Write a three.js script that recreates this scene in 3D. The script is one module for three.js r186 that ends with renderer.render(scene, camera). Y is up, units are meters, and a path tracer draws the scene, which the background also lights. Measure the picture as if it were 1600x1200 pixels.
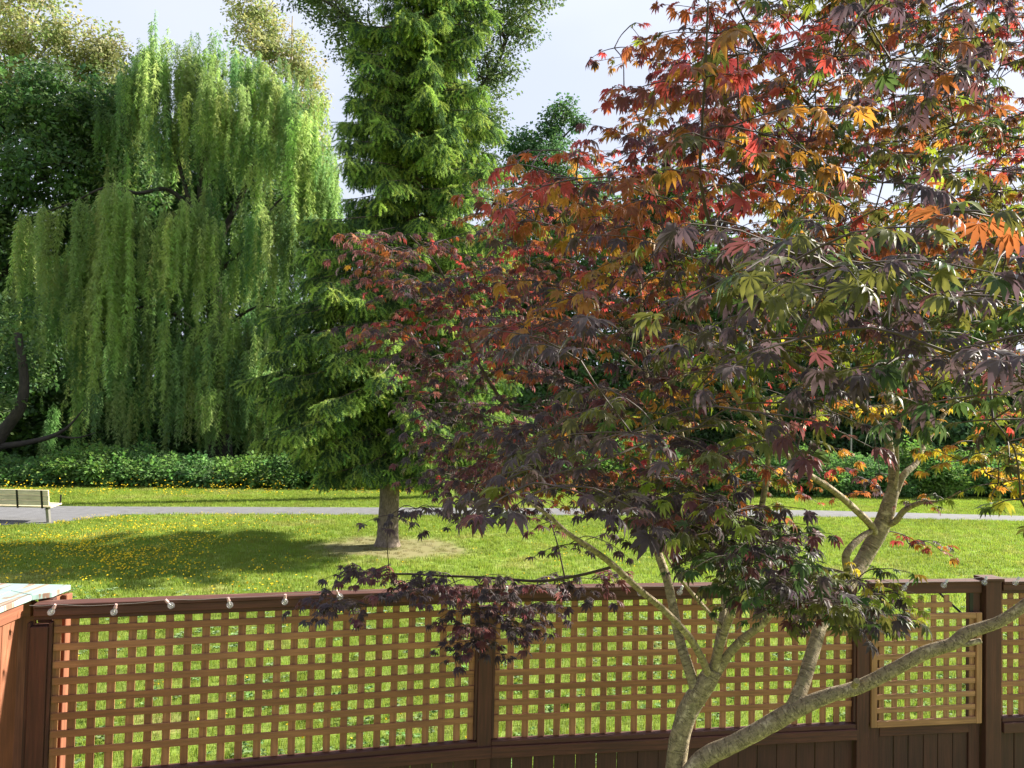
import * as THREE from 'three';
import { mergeGeometries } from 'three/addons/utils/BufferGeometryUtils.js';
import { ConvexGeometry } from 'three/addons/geometries/ConvexGeometry.js';
import { ImprovedNoise } from 'three/addons/math/ImprovedNoise.js';

// ---------------------------------------------------------------- camera, sky, sun, exposure
const V = (x, y, z) => new THREE.Vector3(x, y, z);
const scene = new THREE.Scene();
const F = 1180, EYE = 3.0;                                    // focal length in photo pixels, eye height above the lawn
const camera = new THREE.PerspectiveCamera(2 * Math.atan(600 / F) * 180 / Math.PI, 4 / 3, 0.1, 600);
camera.position.set(0, EYE, 0);
camera.rotation.set(THREE.MathUtils.degToRad(1.8), 0, THREE.MathUtils.degToRad(1.3), 'XYZ');
camera.updateMatrixWorld(true);

const SUN_EL = THREE.MathUtils.degToRad(31);
const SUN = V(0.94 * Math.cos(SUN_EL), Math.sin(SUN_EL), -0.345 * Math.cos(SUN_EL)).normalize();
const noise3 = new ImprovedNoise();
const fbm = (x, y, z, o = 4) => { let s = 0, a = 0.5; for (let i = 0; i < o; i++) { s += a * noise3.noise(x, y, z); x *= 2.03; y *= 2.03; z *= 2.03; a *= 0.5; } return s; };
{
  const W = 512, H = 256, data = new Float32Array(W * H * 4);
  for (let r = 0; r < H; r++) for (let c = 0; c < W; c++) {
    const el = ((r + 0.5) / H - 0.5) * Math.PI, az = ((c + 0.5) / W - 0.5) * 2 * Math.PI;
    const d = V(Math.cos(az) * Math.cos(el), Math.sin(el), Math.sin(az) * Math.cos(el));
    const up = Math.max(0, d.y), t = Math.pow(1 - up, 1.6), cs = d.dot(SUN);
    const cl = THREE.MathUtils.smoothstep(fbm(d.x * 2.2, d.y * 4.5, d.z * 2.2, 5), -0.18, 0.3);
    const glow = 0.11 * Math.exp(-(1 - cs) * 3.5);
    let col = [0.19 + 0.045 * t, 0.215 + 0.042 * t, 0.285 + 0.03 * t].map((v, i) => v + ([0.265, 0.28, 0.325][i] - v) * 0.55 * cl + glow * [1, 0.97, 0.9][i]);
    if (d.y < 0) { const k = Math.min(1, -d.y * 8); col = col.map((v, i) => v + ([0.10, 0.12, 0.05][i] - v) * k); }
    data.set([...col, 1], (r * W + c) * 4);
  }
  const sky = new THREE.DataTexture(data, W, H, THREE.RGBAFormat, THREE.FloatType);
  sky.mapping = THREE.EquirectangularReflectionMapping; sky.magFilter = sky.minFilter = THREE.LinearFilter; sky.needsUpdate = true;
  scene.background = sky; scene.environment = sky;
}
const sun = new THREE.DirectionalLight(new THREE.Color(1.0, 0.93, 0.80), 5);
sun.position.copy(SUN).multiplyScalar(80).add(V(0, 0, -15)); sun.target.position.set(0, 0, -15);
sun.castShadow = true; sun.shadow.radius = 3; sun.shadow.mapSize.set(4096, 4096);
Object.assign(sun.shadow.camera, { left: -45, right: 45, top: 45, bottom: -45, near: 1, far: 220 });
scene.add(sun, sun.target);
const renderer = new THREE.WebGLRenderer({ antialias: true });
renderer.toneMapping = THREE.LinearToneMapping; renderer.toneMappingExposure = 3.5;
renderer.shadowMap.enabled = true;

// ---------------------------------------------------------------- helpers
let seed = 7;
const rnd = () => { seed = (seed + 0x6d2b79f5) | 0; let t = Math.imul(seed ^ (seed >>> 15), 1 | seed); t = (t + Math.imul(t ^ (t >>> 7), 61 | t)) ^ t; return ((t ^ (t >>> 14)) >>> 0) / 4294967296; };
const rr = (a, b) => a + (b - a) * rnd();
const gauss = () => (rnd() + rnd() + rnd() + rnd() - 2) * 1.0;
const pick = (a) => a[Math.floor(rnd() * a.length)];
const lerp = THREE.MathUtils.lerp, clamp = THREE.MathUtils.clamp, sstep = THREE.MathUtils.smoothstep;
const ray = (px, py) => V((px - 800) / F, -(py - 600) / F, -1).applyQuaternion(camera.quaternion);
const at = (px, py, d) => { const r = ray(px, py); return r.multiplyScalar(d / -r.z).add(camera.position); };          // point on the pixel's ray, d metres in front
const onGround = (px, py, h = 0) => { const r = ray(px, py); return r.multiplyScalar((h - EYE) / r.y).add(camera.position); };
const toPx = (p) => { const q = p.clone().sub(camera.position).applyQuaternion(camera.quaternion.clone().invert()); return [800 + q.x / -q.z * F, 600 - q.y / -q.z * F, -q.z]; };
const names = {};
const numbered = (n) => { const k = names[n] = (names[n] ?? -1) + 1; return k ? n + '_' + String(k).padStart(3, '0') : n; };
function shade(o) { o.traverse((m) => { if (m.isMesh) { m.castShadow = true; m.receiveShadow = true; } }); return o; }
function thing(name, label, category, pos = V(0, 0, 0), group) {
  const o = new THREE.Group(); o.name = numbered(name); o.position.copy(pos); o.userData = { label, category };
  if (group) o.userData.group = group;
  scene.add(o); return o;
}
function part(name, geo, mat, parent, stuff) {
  const m = new THREE.Mesh(geo, mat); m.name = name; m.castShadow = m.receiveShadow = true;
  if (stuff) m.userData.kind = 'stuff';
  parent.add(m); return m;
}
function structure(name, geo, mat) { const m = part(name, geo, mat, scene); m.userData.kind = 'structure'; return m; }
function copies(name, geo, mat, list, parent) {                 // list of [matrix, colour]
  const m = new THREE.InstancedMesh(geo, mat, list.length); m.name = name;
  list.forEach(([x, c], i) => { m.setMatrixAt(i, x); m.setColorAt(i, c); });
  m.castShadow = m.receiveShadow = true; m.userData.kind = 'stuff'; parent.add(m); return m;
}
const C = (r, g, b) => new THREE.Color().setRGB(r, g, b);
const jitter = (c, v = 0.2, h = 0.12) => { const k = 1 + gauss() * v; return C(Math.max(0.002, c.r * k * (1 + gauss() * h)), Math.max(0.002, c.g * k * (1 + gauss() * h)), Math.max(0.002, c.b * k * (1 + gauss() * h))); };
function meshFrom(pos, idx, uv) {
  const g = new THREE.BufferGeometry();
  g.setAttribute('position', new THREE.Float32BufferAttribute(pos, 3));
  if (uv) g.setAttribute('uv', new THREE.Float32BufferAttribute(uv, 2));
  g.setIndex(idx); g.computeVertexNormals(); return g;
}
function tube(pts, radii, sides = 8, steps = 0, wob = 0) {       // tapered limb through points
  const curve = new THREE.CatmullRomCurve3(pts, false, 'centripetal'), n = steps || Math.max(4, pts.length * 4);
  const pos = [], uv = [], idx = []; let prev = null, len = 0, last = null;
  for (let i = 0; i <= n; i++) {
    const t = i / n, p = curve.getPoint(t), tan = curve.getTangent(t), f = t * (radii.length - 1), k = Math.min(radii.length - 2, Math.floor(f));
    const r = lerp(radii[k], radii[k + 1], f - k);
    if (last) len += p.distanceTo(last); last = p;
    let a = prev ? prev.clone().addScaledVector(tan, -prev.dot(tan)) : Math.abs(tan.y) > 0.9 ? V(1, 0, 0) : V(0, 1, 0).cross(tan);
    if (!prev) a.addScaledVector(tan, -a.dot(tan)); a.normalize(); prev = a;
    const b = tan.clone().cross(a);
    for (let s = 0; s <= sides; s++) {
      const th = s / sides * Math.PI * 2, w = wob ? 1 + wob * fbm(p.x * 9 + Math.cos(th) * 1.5, p.y * 9, p.z * 9 + Math.sin(th) * 1.5, 3) : 1;
      const q = p.clone().addScaledVector(a, Math.cos(th) * r * w).addScaledVector(b, Math.sin(th) * r * w);
      pos.push(q.x, q.y, q.z); uv.push(s / sides * Math.max(0.05, Math.PI * 2 * radii[0]), len);
    }
  }
  for (let i = 0; i < n; i++) for (let s = 0; s < sides; s++) { const k = i * (sides + 1) + s; idx.push(k, k + 1, k + sides + 1, k + 1, k + sides + 2, k + sides + 1); }
  const b0 = pos.length / 3, e = pts[pts.length - 1]; pos.push(e.x, e.y, e.z); uv.push(0, len);
  for (let s = 0; s < sides; s++) idx.push(n * (sides + 1) + s, n * (sides + 1) + s + 1, b0);
  return meshFrom(pos, idx, uv);
}
const boxCache = new Map();
function plank(w, h, d, c = 0.003) {                            // box with small chamfers, uv in metres with v along the longest side
  const key = [w, h, d, c].map((x) => x.toFixed(4)).join();
  if (boxCache.has(key)) return boxCache.get(key);
  const pts = [];
  for (const x of [-1, 1]) for (const y of [-1, 1]) for (const z of [-1, 1]) {
    pts.push(V(x * (w / 2 - c), y * (h / 2 - c), z * d / 2), V(x * (w / 2 - c), y * h / 2, z * (d / 2 - c)), V(x * w / 2, y * (h / 2 - c), z * (d / 2 - c)));
  }
  const g = new ConvexGeometry(pts), p = g.attributes.position, n = g.attributes.normal, uv = [];
  const long = w >= h && w >= d ? 'x' : h >= d ? 'y' : 'z', off = rnd() * 7;
  for (let i = 0; i < p.count; i++) {
    const P = V().fromBufferAttribute(p, i), N = V().fromBufferAttribute(n, i), a = [Math.abs(N.x), Math.abs(N.y), Math.abs(N.z)];
    const drop = a[0] > a[1] && a[0] > a[2] ? 'x' : a[1] > a[2] ? 'y' : 'z', axes = ['x', 'y', 'z'].filter((k) => k !== drop);
    const v = axes.includes(long) ? long : axes[1], u = axes.find((k) => k !== v);
    uv.push(P[u] + off, P[v] + off);
  }
  g.setAttribute('uv', new THREE.Float32BufferAttribute(uv, 2));
  boxCache.set(key, g); return g;
}

// ---------------------------------------------------------------- textures and materials
function texture(W, H, f, srgb = true, rep = 1, repY = rep) {
  const d = new Uint8Array(W * H * 4);
  for (let y = 0; y < H; y++) for (let x = 0; x < W; x++) { const c = f(x / W, y / H, x, y); d.set([c[0] * 255, c[1] * 255, c[2] * 255, 255].map((v) => clamp(v, 0, 255)), (y * W + x) * 4); }
  const t = new THREE.DataTexture(d, W, H); t.wrapS = t.wrapT = THREE.RepeatWrapping; t.magFilter = THREE.LinearFilter; t.minFilter = THREE.LinearMipmapLinearFilter;
  if (srgb) t.colorSpace = THREE.SRGBColorSpace; t.repeat.set(rep, repY); t.needsUpdate = true; return t;
}
const tileN = (u, v, s, z, sy = s) => { const a = fbm(u * s, v * sy, z, 4), b = fbm((u - 1) * s, v * sy, z, 4), c = fbm(u * s, (v - 1) * sy, z, 4), d = fbm((u - 1) * s, (v - 1) * sy, z, 4); return lerp(lerp(a, b, u), lerp(c, d, u), v); };
// painted / weathered timber: grain streaks run along v; 0.5 m tile
const grain = (base, worn, amount, z) => texture(256, 512, (u, v) => {
  const g = tileN(u, v, 40, z, 3), b = tileN(u, v, 5, z + 3, 4), s = tileN(u, v, 90, z + 7, 8);
  const w = sstep(b + g * 0.8 + s * 0.3, 0.22, 0.42) * amount, k = 1 + g * 0.45 + b * 0.3 + s * 0.25;
  return [0, 1, 2].map((i) => lerp(base[i] * k, worn[i] * (0.85 + s * 0.6), w));
}, true, 2, 1);
const grainBump = texture(256, 512, (u, v) => { const g = 0.5 + tileN(u, v, 40, 11, 3) * 0.7 + tileN(u, v, 100, 15, 7) * 0.35; return [g, g, g]; }, false, 2, 1);
const wood = (base, worn, amount, z, o = {}) => new THREE.MeshStandardMaterial({ map: grain(base, worn, amount, z), bumpMap: grainBump, bumpScale: 0.0016, roughness: 0.72, ...o });
const M = {
  post: wood([0.31, 0.175, 0.135], [0.42, 0.30, 0.25], 0.35, 1.3), post2: wood([0.285, 0.16, 0.125], [0.40, 0.28, 0.23], 0.3, 5.1),
  rail: wood([0.30, 0.17, 0.135], [0.55, 0.43, 0.38], 0.55, 2.2),
  slat: [wood([0.57, 0.395, 0.26], [0.68, 0.53, 0.38], 0.45, 8.1), wood([0.53, 0.36, 0.235], [0.63, 0.48, 0.34], 0.4, 9.7), wood([0.60, 0.42, 0.285], [0.70, 0.56, 0.40], 0.45, 12.4)],
  gateSlat: [wood([0.62, 0.455, 0.31], [0.70, 0.56, 0.40], 0.4, 21.1), wood([0.59, 0.43, 0.285], [0.68, 0.54, 0.38], 0.4, 24.6)],
  board: [wood([0.26, 0.15, 0.12], [0.36, 0.24, 0.19], 0.3, 31.2), wood([0.285, 0.165, 0.13], [0.38, 0.26, 0.2], 0.3, 34.9)],
  side: [wood([0.51, 0.315, 0.22], [0.58, 0.40, 0.30], 0.4, 41.7), wood([0.485, 0.29, 0.20], [0.56, 0.39, 0.29], 0.4, 44.3)],
  bench: [wood([0.80, 0.76, 0.64], [0.66, 0.61, 0.5], 0.4, 61.2), wood([0.76, 0.72, 0.60], [0.64, 0.6, 0.5], 0.4, 65.8)],
};
M.cap = new THREE.MeshStandardMaterial({ roughness: 0.8, bumpMap: grainBump, bumpScale: 0.002, map: texture(512, 512, (u, v) => {   // peeling pale blue paint over brown and bare grey wood
  const g = tileN(u, v, 60, 71, 3), b = tileN(u, v, 5, 73, 3), s = tileN(u, v, 22, 77, 2.5), k = 1 + g * 0.5;   // flakes follow the grain
  const blue = sstep(b + s * 0.7 + g * 0.3, -0.16, -0.08), bare = sstep(tileN(u, v, 16, 81, 2) + g * 0.5, 0.1, 0.2);
  return [0, 1, 2].map((i) => lerp(lerp([0.50, 0.40, 0.34][i] * k, [0.53, 0.63, 0.61][i] * (1 + g * 0.2), blue), [0.58, 0.52, 0.44][i] * k, bare));
}, true, 1.6, 1.0) });
M.black = new THREE.MeshStandardMaterial({ color: C(0.012, 0.012, 0.013), roughness: 0.45, metalness: 0.3 });
M.steel = new THREE.MeshStandardMaterial({ color: C(0.28, 0.27, 0.25), roughness: 0.5, metalness: 0.7 });
M.glass = new THREE.MeshPhysicalMaterial({ color: C(0.95, 0.96, 0.97), transmission: 0.93, roughness: 0.04, thickness: 0, ior: 1.5 });
M.filament = new THREE.MeshStandardMaterial({ color: C(0.62, 0.6, 0.56), roughness: 0.35, metalness: 0.6 });
M.socket = new THREE.MeshStandardMaterial({ color: C(0.50, 0.33, 0.30), roughness: 0.5 });
M.whiteSocket = new THREE.MeshStandardMaterial({ color: C(0.55, 0.55, 0.53), roughness: 0.45 });
M.wire = new THREE.MeshStandardMaterial({ color: C(0.24, 0.21, 0.19), roughness: 0.5 });
const bark = (a, b, sc, z, bump, stretch = 3) => {
  const f = (u, v) => tileN(u, v, 14, z, 14 / stretch) * 0.8 + tileN(u, v, 40, z + 3, 40 / stretch) * 0.5;
  return new THREE.MeshStandardMaterial({
    map: texture(256, 256, (u, v) => { const k = clamp(0.5 + f(u, v) * 1.3, 0, 1), m = 1 + tileN(u, v, 4, z + 9) * 0.5; return [0, 1, 2].map((i) => lerp(a[i], b[i], k) * m); }, true, sc),
    bumpMap: texture(256, 256, (u, v) => { const k = clamp(0.5 + f(u, v), 0, 1); return [k, k, k]; }, false, sc), bumpScale: bump, roughness: 0.9 });
};
{
  const h = (u, v) => { const n = tileN(u, v, 12, 101, 18), f = tileN(u, v, 50, 103, 30), c = Math.abs(tileN(u, v, 3, 105, 16)); return { n, f, crease: 1 - sstep(c, 0.004, 0.03), patch: sstep(tileN(u, v, 7, 107, 5) + n * 0.4, 0.05, 0.22), moss: sstep(tileN(u, v, 5, 109, 4) + f * 0.5, 0.1, 0.3) }; };
  M.mapleBark = new THREE.MeshStandardMaterial({ roughness: 0.88, bumpScale: 0.006,
    map: texture(512, 512, (u, v) => { const q = h(u, v), k = 1 + q.n * 0.55 + q.f * 0.5; return [0, 1, 2].map((i) => lerp(lerp(lerp([0.52, 0.465, 0.37][i], [0.64, 0.585, 0.485][i], q.patch), [0.46, 0.44, 0.32][i], q.moss * 0.5) * k, [0.25, 0.21, 0.16][i], q.crease * 0.5)); }, true, 2.5),
    bumpMap: texture(512, 512, (u, v) => { const q = h(u, v), k = 0.55 + q.n * 0.5 + q.f * 0.35 - q.crease * 0.4; return [k, k, k]; }, false, 2.5) });
}
M.stem = bark([0.16, 0.12, 0.095], [0.32, 0.26, 0.21], 3, 111, 0.002, 1.6);
M.twig = new THREE.MeshStandardMaterial({ color: C(0.045, 0.026, 0.022), roughness: 0.7 });
M.spruceBark = bark([0.30, 0.26, 0.22], [0.60, 0.54, 0.48], 2, 121, 0.02, 2.2);
M.darkBark = bark([0.13, 0.115, 0.10], [0.27, 0.24, 0.21], 1, 131, 0.02, 3);
M.paleBark = bark([0.50, 0.46, 0.41], [0.68, 0.64, 0.58], 1, 141, 0.01, 2);
const leafMat = (through = 0.45, coat = 0) => new THREE.MeshPhysicalMaterial({ color: 0xffffff, roughness: 1, transmission: through, thickness: 0, clearcoat: coat, clearcoatRoughness: 0.38, side: THREE.DoubleSide, specularIntensity: 0.3 });
M.leaf = leafMat(0.48); M.willow = leafMat(0.55); M.needle = leafMat(0.36); M.grass = leafMat(0.5); M.petal = leafMat(0.3);

// ---------------------------------------------------------------- ground
const spruceBase = onGround(605, 852);
const pathNear = [[-700, 806], [-300, 826], [0, 821], [80, 818.5], [140, 810], [200, 804.5], [300, 803.5], [600, 804.5], [940, 805.5], [1275, 807.5], [1600, 815], [2300, 834]].map(([x, y]) => onGround(x, y));
const pathFar = [[-700, 778], [-300, 785], [0, 789.5], [80, 790.5], [140, 791.2], [200, 791.6], [300, 792], [600, 793], [940, 794.5], [1275, 797.5], [1600, 806.5], [2300, 825]].map(([x, y]) => onGround(x, y));
const zOn = (line, x) => { for (let i = 1; i < line.length; i++) if (x <= line[i].x) { const a = line[i - 1], b = line[i]; return lerp(a.z, b.z, (x - a.x) / (b.x - a.x)); } return line[line.length - 1].z; };
const onPath = (x, z, m = 0) => z < zOn(pathNear, x) + m && z > zOn(pathFar, x) - m;
const soil = (x, z) => sstep(1 - Math.hypot((x - spruceBase.x - 0.15) / 1.75, (z - spruceBase.z - 0.2) / 1.35) + fbm(x * 1.6, 3, z * 1.6, 4) * 0.55, -0.12, 0.30);
function lawnColour(x, z) {
  const a = fbm(x * 0.35, 1.5, z * 0.35, 4), b = fbm(x * 1.4, 7.5, z * 1.4, 4), c = fbm(x * 6, 2.5, z * 6, 2);
  const dry = sstep(b * 0.8 + a * 0.6 + c * 0.2, 0.08, 0.4) * 0.75, s = soil(x, z);
  const k = 1 + a * 0.35 + c * 0.25, green = C(0.215 * k, 0.295 * k, 0.036 * k);
  green.lerp(C(0.34, 0.29, 0.11), dry * (z > -10 ? 0.95 : 0.6)); green.lerp(C(0.22, 0.175, 0.09), s * 0.75); return green;
}
{
  const X0 = -26, X1 = 24, Z0 = -33, Z1 = 2, nx = 320, nz = 250, pos = [], idx = [], col = [];
  const xs = [-320, ...Array.from({ length: nx + 1 }, (_, i) => lerp(X0, X1, i / nx)), 320], zs = [-320, ...Array.from({ length: nz + 1 }, (_, i) => lerp(Z0, Z1, i / nz)), 120];
  for (const z of zs) for (const x of xs) { pos.push(x, Math.abs(x) < 26 && z > -34 && z < 3 ? fbm(x * 3, 5, z * 3, 3) * 0.012 - 0.008 : -0.01, z); const c = lawnColour(x, z).multiplyScalar(0.8); col.push(c.r, c.g, c.b); }
  const w = xs.length;
  for (let j = 0; j < zs.length - 1; j++) for (let i = 0; i < w - 1; i++) { const k = j * w + i; idx.push(k, k + w, k + 1, k + 1, k + w, k + w + 1); }
  const g = meshFrom(pos, idx); g.setAttribute('color', new THREE.Float32BufferAttribute(col, 3));
  structure('lawn_ground', g, new THREE.MeshStandardMaterial({ vertexColors: true, roughness: 1 }));
}
{
  const pos = [], idx = [], uv = [];
  const N = 160, xa = pathNear[0].x, xb = pathNear[pathNear.length - 1].x;
  for (let i = 0; i <= N; i++) {
    const x = lerp(xa, xb, i / N), zn = zOn(pathNear, x) + fbm(x * 2, 0, 0, 3) * 0.07, zf = zOn(pathFar, x) + fbm(x * 2, 9, 0, 3) * 0.07;
    for (let k = 0; k <= 6; k++) { const z = lerp(zn, zf, k / 6); pos.push(x, 0.022 + (k % 6 ? 0.012 : -0.02), z); uv.push(x, z); }
  }
  for (let i = 0; i < N; i++) for (let k = 0; k < 6; k++) { const a = i * 7 + k; idx.push(a, a + 7, a + 1, a + 1, a + 7, a + 8); }
  structure('asphalt_path', meshFrom(pos, idx, uv), new THREE.MeshStandardMaterial({ roughness: 0.9, bumpScale: 0.006,
    map: texture(512, 512, (u, v, x, y) => { const k = 0.40 + tileN(u, v, 8, 201) * 0.12 + tileN(u, v, 120, 204) * 0.22; return [k, k * 1.0, k * 1.03]; }, true, 0.5),
    bumpMap: texture(256, 256, (u, v) => { const k = 0.5 + tileN(u, v, 90, 211); return [k, k, k]; }, false, 0.5) }));
}

// grass: tufts of blades over the lawn that the picture shows
const up = V(0, 1, 0);
function tuftGeo(n, R, h0, h1, w) {
  const pos = [], idx = [];
  for (let i = 0; i < n; i++) {
    const a = rr(0, 6.283), r = R * Math.sqrt(rnd()), x = Math.cos(a) * r, z = Math.sin(a) * r, h = rr(h0, h1), t = rr(0, 6.283), l = rr(0.1, 0.75) * h, bw = w * rr(0.7, 1.3);
    const ux = Math.cos(t) * bw, uz = Math.sin(t) * bw, lx = -Math.sin(t) * l, lz = Math.cos(t) * l, k = pos.length / 3;
    pos.push(x - ux, -0.01, z - uz, x + ux, -0.01, z + uz, x - ux * 0.8 + lx * 0.35, h * 0.6, z - uz * 0.8 + lz * 0.35, x + ux * 0.8 + lx * 0.35, h * 0.6, z + uz * 0.8 + lz * 0.35, x + lx, h, z + lz);
    idx.push(k, k + 1, k + 2, k + 1, k + 3, k + 2, k + 2, k + 3, k + 4);
  }
  return meshFrom(pos, idx);
}
{
  const near = [], far = [], q = new THREE.Quaternion();
  const put = (list, x, z, sc) => {
    const s = soil(x, z); if (onPath(x, z, 0.0) || rnd() < s * 0.55) return;
    q.setFromAxisAngle(up, rr(0, 6.283)); const k = sc * rr(0.7, 1.3) * (1 - s * 0.4);
    list.push([new THREE.Matrix4().compose(V(x, -0.004, z), q, V(k, k * rr(0.7, 1.2), k)), jitter(lawnColour(x, z), 0.16, 0.1)]);
  };
  for (let z = -3.6; z > -11; z -= 0.075) { const h = -z * 0.74 + 0.6; for (let x = -h; x < h; x += 0.075) put(near, x + rr(-0.05, 0.05), z + rr(-0.05, 0.05), 1); }
  for (let z = -11; z > -28.6; z -= 0.13) { const h = -z * 0.74 + 1; for (let x = -h; x < h; x += 0.13) put(far, x + rr(-0.08, 0.08), z + rr(-0.08, 0.08), 1); }
  const g1 = copies('grass', tuftGeo(26, 0.075, 0.025, 0.06, 0.0021), M.grass, near, scene); Object.assign(g1.userData, { label: 'short sunlit lawn grass close behind the lattice fence', category: 'grass' });
  const g2 = copies(numbered('grass') + '_001', tuftGeo(26, 0.13, 0.03, 0.07, 0.0045), M.grass, far, scene); Object.assign(g2.userData, { label: 'mown lawn grass running from the spruce to the hedge', category: 'grass' });
  g2.name = 'grass_001';
  // broad-leaved weeds in the lawn behind the fence
  const pos = [], idx = [];
  for (let i = 0; i < 9; i++) { const a = i * 2.4, l = rr(0.05, 0.09), w = l * 0.3, k = pos.length / 3, cx = Math.cos(a), cz = Math.sin(a), e = rr(0.02, 0.05); pos.push(0, 0, 0, cx * l * 0.5 - cz * w, e, cz * l * 0.5 + cx * w, cx * l * 0.5 + cz * w, e, cz * l * 0.5 - cx * w, cx * l, e * 0.7, cz * l); idx.push(k, k + 1, k + 2, k + 1, k + 3, k + 2); }
  const weeds = [];
  for (let i = 0; i < 3200; i++) { const z = rr(-4.6, -12), h = -z * 0.74, x = rr(-h, h); if (fbm(x * 0.9, 4, z * 0.9, 3) < -0.02) continue; q.setFromAxisAngle(up, rr(0, 6.283)); const k = rr(0.4, 0.95); weeds.push([new THREE.Matrix4().compose(V(x, 0.012, z), q, V(k, k, k)), jitter(C(0.14, 0.25, 0.05), 0.3)]); }
  const w1 = copies('weeds', meshFrom(pos, idx), M.grass, weeds, scene); Object.assign(w1.userData, { label: 'low broad leaved weeds scattered in the lawn behind the fence', category: 'weeds' });
  // buttercups
  const fp = [0, 0.004, 0], fi = []; for (let i = 0; i < 10; i++) { const a = i / 10 * 6.283, r = i % 2 ? 0.017 : 0.026; fp.push(Math.cos(a) * r, 0.012, Math.sin(a) * r); fi.push(0, 1 + (i + 1) % 10, 1 + i); }
  const fg = meshFrom(fp, fi), fl = [];
  const flower = (x, z, h, k) => { q.setFromEuler(new THREE.Euler(gauss() * 0.6 + 0.35, rr(0, 6), gauss() * 0.6)); fl.push([new THREE.Matrix4().compose(V(x, h, z), q, V(k, k, k)), jitter(C(0.78, 0.55, 0.02), 0.15, 0.08)]); };
  for (let i = 0; i < 42000; i++) {
    const px = rr(-250, 1250), py = rr(799, 945), p = onGround(px, py), n = fbm(p.x * 0.5, 9, p.z * 0.5, 4);
    const dens = (1 - sstep(px, 150, 620)) * (1 - sstep(py, 850, 945)) * 0.55 + 0.03 + (1 - sstep(px, 120, 420)) * (1 - sstep(py, 845, 900)) * 0.9;
    if (rnd() > dens * clamp(0.55 + n * 2.6, 0.05, 1.4) * 0.7 || onPath(p.x, p.z, 0.05) || soil(p.x, p.z) > 0.2) continue;
    flower(p.x, p.z, rr(0.05, 0.1), rr(0.35, 0.85));
  }
  for (let i = 0; i < 500; i++) { const z = rr(-4.8, -12), x = rr(-1, 0.6) * -z * 0.72; flower(x, z, rr(0.03, 0.06), rr(0.3, 0.55)); }
  for (let i = 0; i < 1500; i++) { const p = onGround(rr(-150, 760), rr(764, 776)); if (fbm(p.x * 0.8, 2, p.z * 0.8, 3) > -0.05) flower(p.x, p.z, rr(0.05, 0.5) * rnd(), rr(0.7, 1.2)); }
  const bc = copies('buttercup_flowers', fg, M.petal, fl, scene); Object.assign(bc.userData, { label: 'tiny yellow buttercup flowers dotted over the lawn by the bench', category: 'flowers' });
}

// ---------------------------------------------------------------- fence with lattice
const TOP = 1.83;
const pxPost = [[66, 941], [760, 917], [1345, 908.5], [1545, 906], [1790, 904]].map(([x, y]) => onGround(x, y, TOP));
pxPost.forEach((p) => { p.y = 0; });
const [PA, PB, PC, PD] = pxPost, PE = PD.clone().add(PD.clone().sub(PC).setLength(1.6));
const panelFrame = (a, b) => { const d = b.clone().sub(a), L = d.length(); d.normalize(); return { a, b, L, d, n: V(-d.z, 0, d.x), rot: -Math.atan2(d.z, d.x) }; };  // n points to the camera
// n must face +z
const frames = [[PA, PB], [PB, PC], [PC, PD], [PD, PE]].map(([a, b]) => { const f = panelFrame(a, b); if (f.n.z < 0) f.n.negate(); return f; });
function fpart(name, parent, fr, s, y, off, size, mat, tilt = 0, c = 0.003) {    // s metres along the run, y up, off towards the camera
  const m = part(name, plank(...size, c), mat, parent);
  const p = fr.a.clone().addScaledVector(fr.d, s).addScaledVector(fr.n, off); p.y = y;
  m.position.copy(p).sub(parent.userData.origin); m.rotation.y = fr.rot; m.rotation.z = tilt; return m;
}
function latticeRun(th, fr, s0, s1, y0, y1, rows, pitch, mats, off = 0) {
  const lat = new THREE.Group(); lat.name = 'lattice'; lat.userData.origin = th.userData.origin; th.add(lat);
  const n = Math.round((s1 - s0) / pitch), step = (s1 - s0) / n;
  for (let i = 0; i <= n; i++) { const s = s0 + i * step + gauss() * 0.003; fpart('slat', lat, fr, clamp(s, s0 + 0.012, s1 - 0.012), (y0 + y1) / 2, off - 0.009, [0.0435, y1 - y0, 0.012], pick(mats), gauss() * 0.003, 0.0015); }
  rows.forEach((y) => fpart('slat', lat, fr, (s0 + s1) / 2, y + gauss() * 0.002, off + 0.0042, [s1 - s0, 0.0405, 0.012], pick(mats), gauss() * 0.0012, 0.0015));
  return lat;
}
function boards(th, fr, s0, s1, y0, y1, off, w = 0.138) {
  const n = Math.round((s1 - s0) / (w + 0.004)), step = (s1 - s0) / n;
  for (let i = 0; i < n; i++) { const gap = rnd() < 0.5 ? 0.003 : 0.009; fpart('fence_board', th, fr, s0 + (i + 0.5) * step, (y0 + y1) / 2, off + gauss() * 0.002, [+(step - gap).toFixed(3), y1 - y0, 0.018], pick(M.board), 0, 0.002); }
}
function rails(th, fr, s0, s1, first) {
  const L = s1 - s0, c = (s0 + s1) / 2;
  fpart('top_rail', th, fr, c, TOP - 0.011, 0.002, [L, 0.022, 0.10], M.rail);
  fpart('top_rail', th, fr, c, TOP - 0.0225 - 0.024, 0.006, [L, 0.046, 0.074], M.post);
  fpart('top_rail', th, fr, c, TOP - 0.069 - 0.0125, 0.002, [L, 0.024, 0.054], M.post2);
  fpart('bottom_rail', th, fr, c, 0.835, 0.004, [L, 0.03, 0.06], M.post2);
  fpart('bottom_rail', th, fr, c, 0.783, 0.008, [L, 0.073, 0.085], M.post);
}
const rows = Array.from({ length: 8 }, (_, k) => 1.672 - k * 0.0985);
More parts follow.
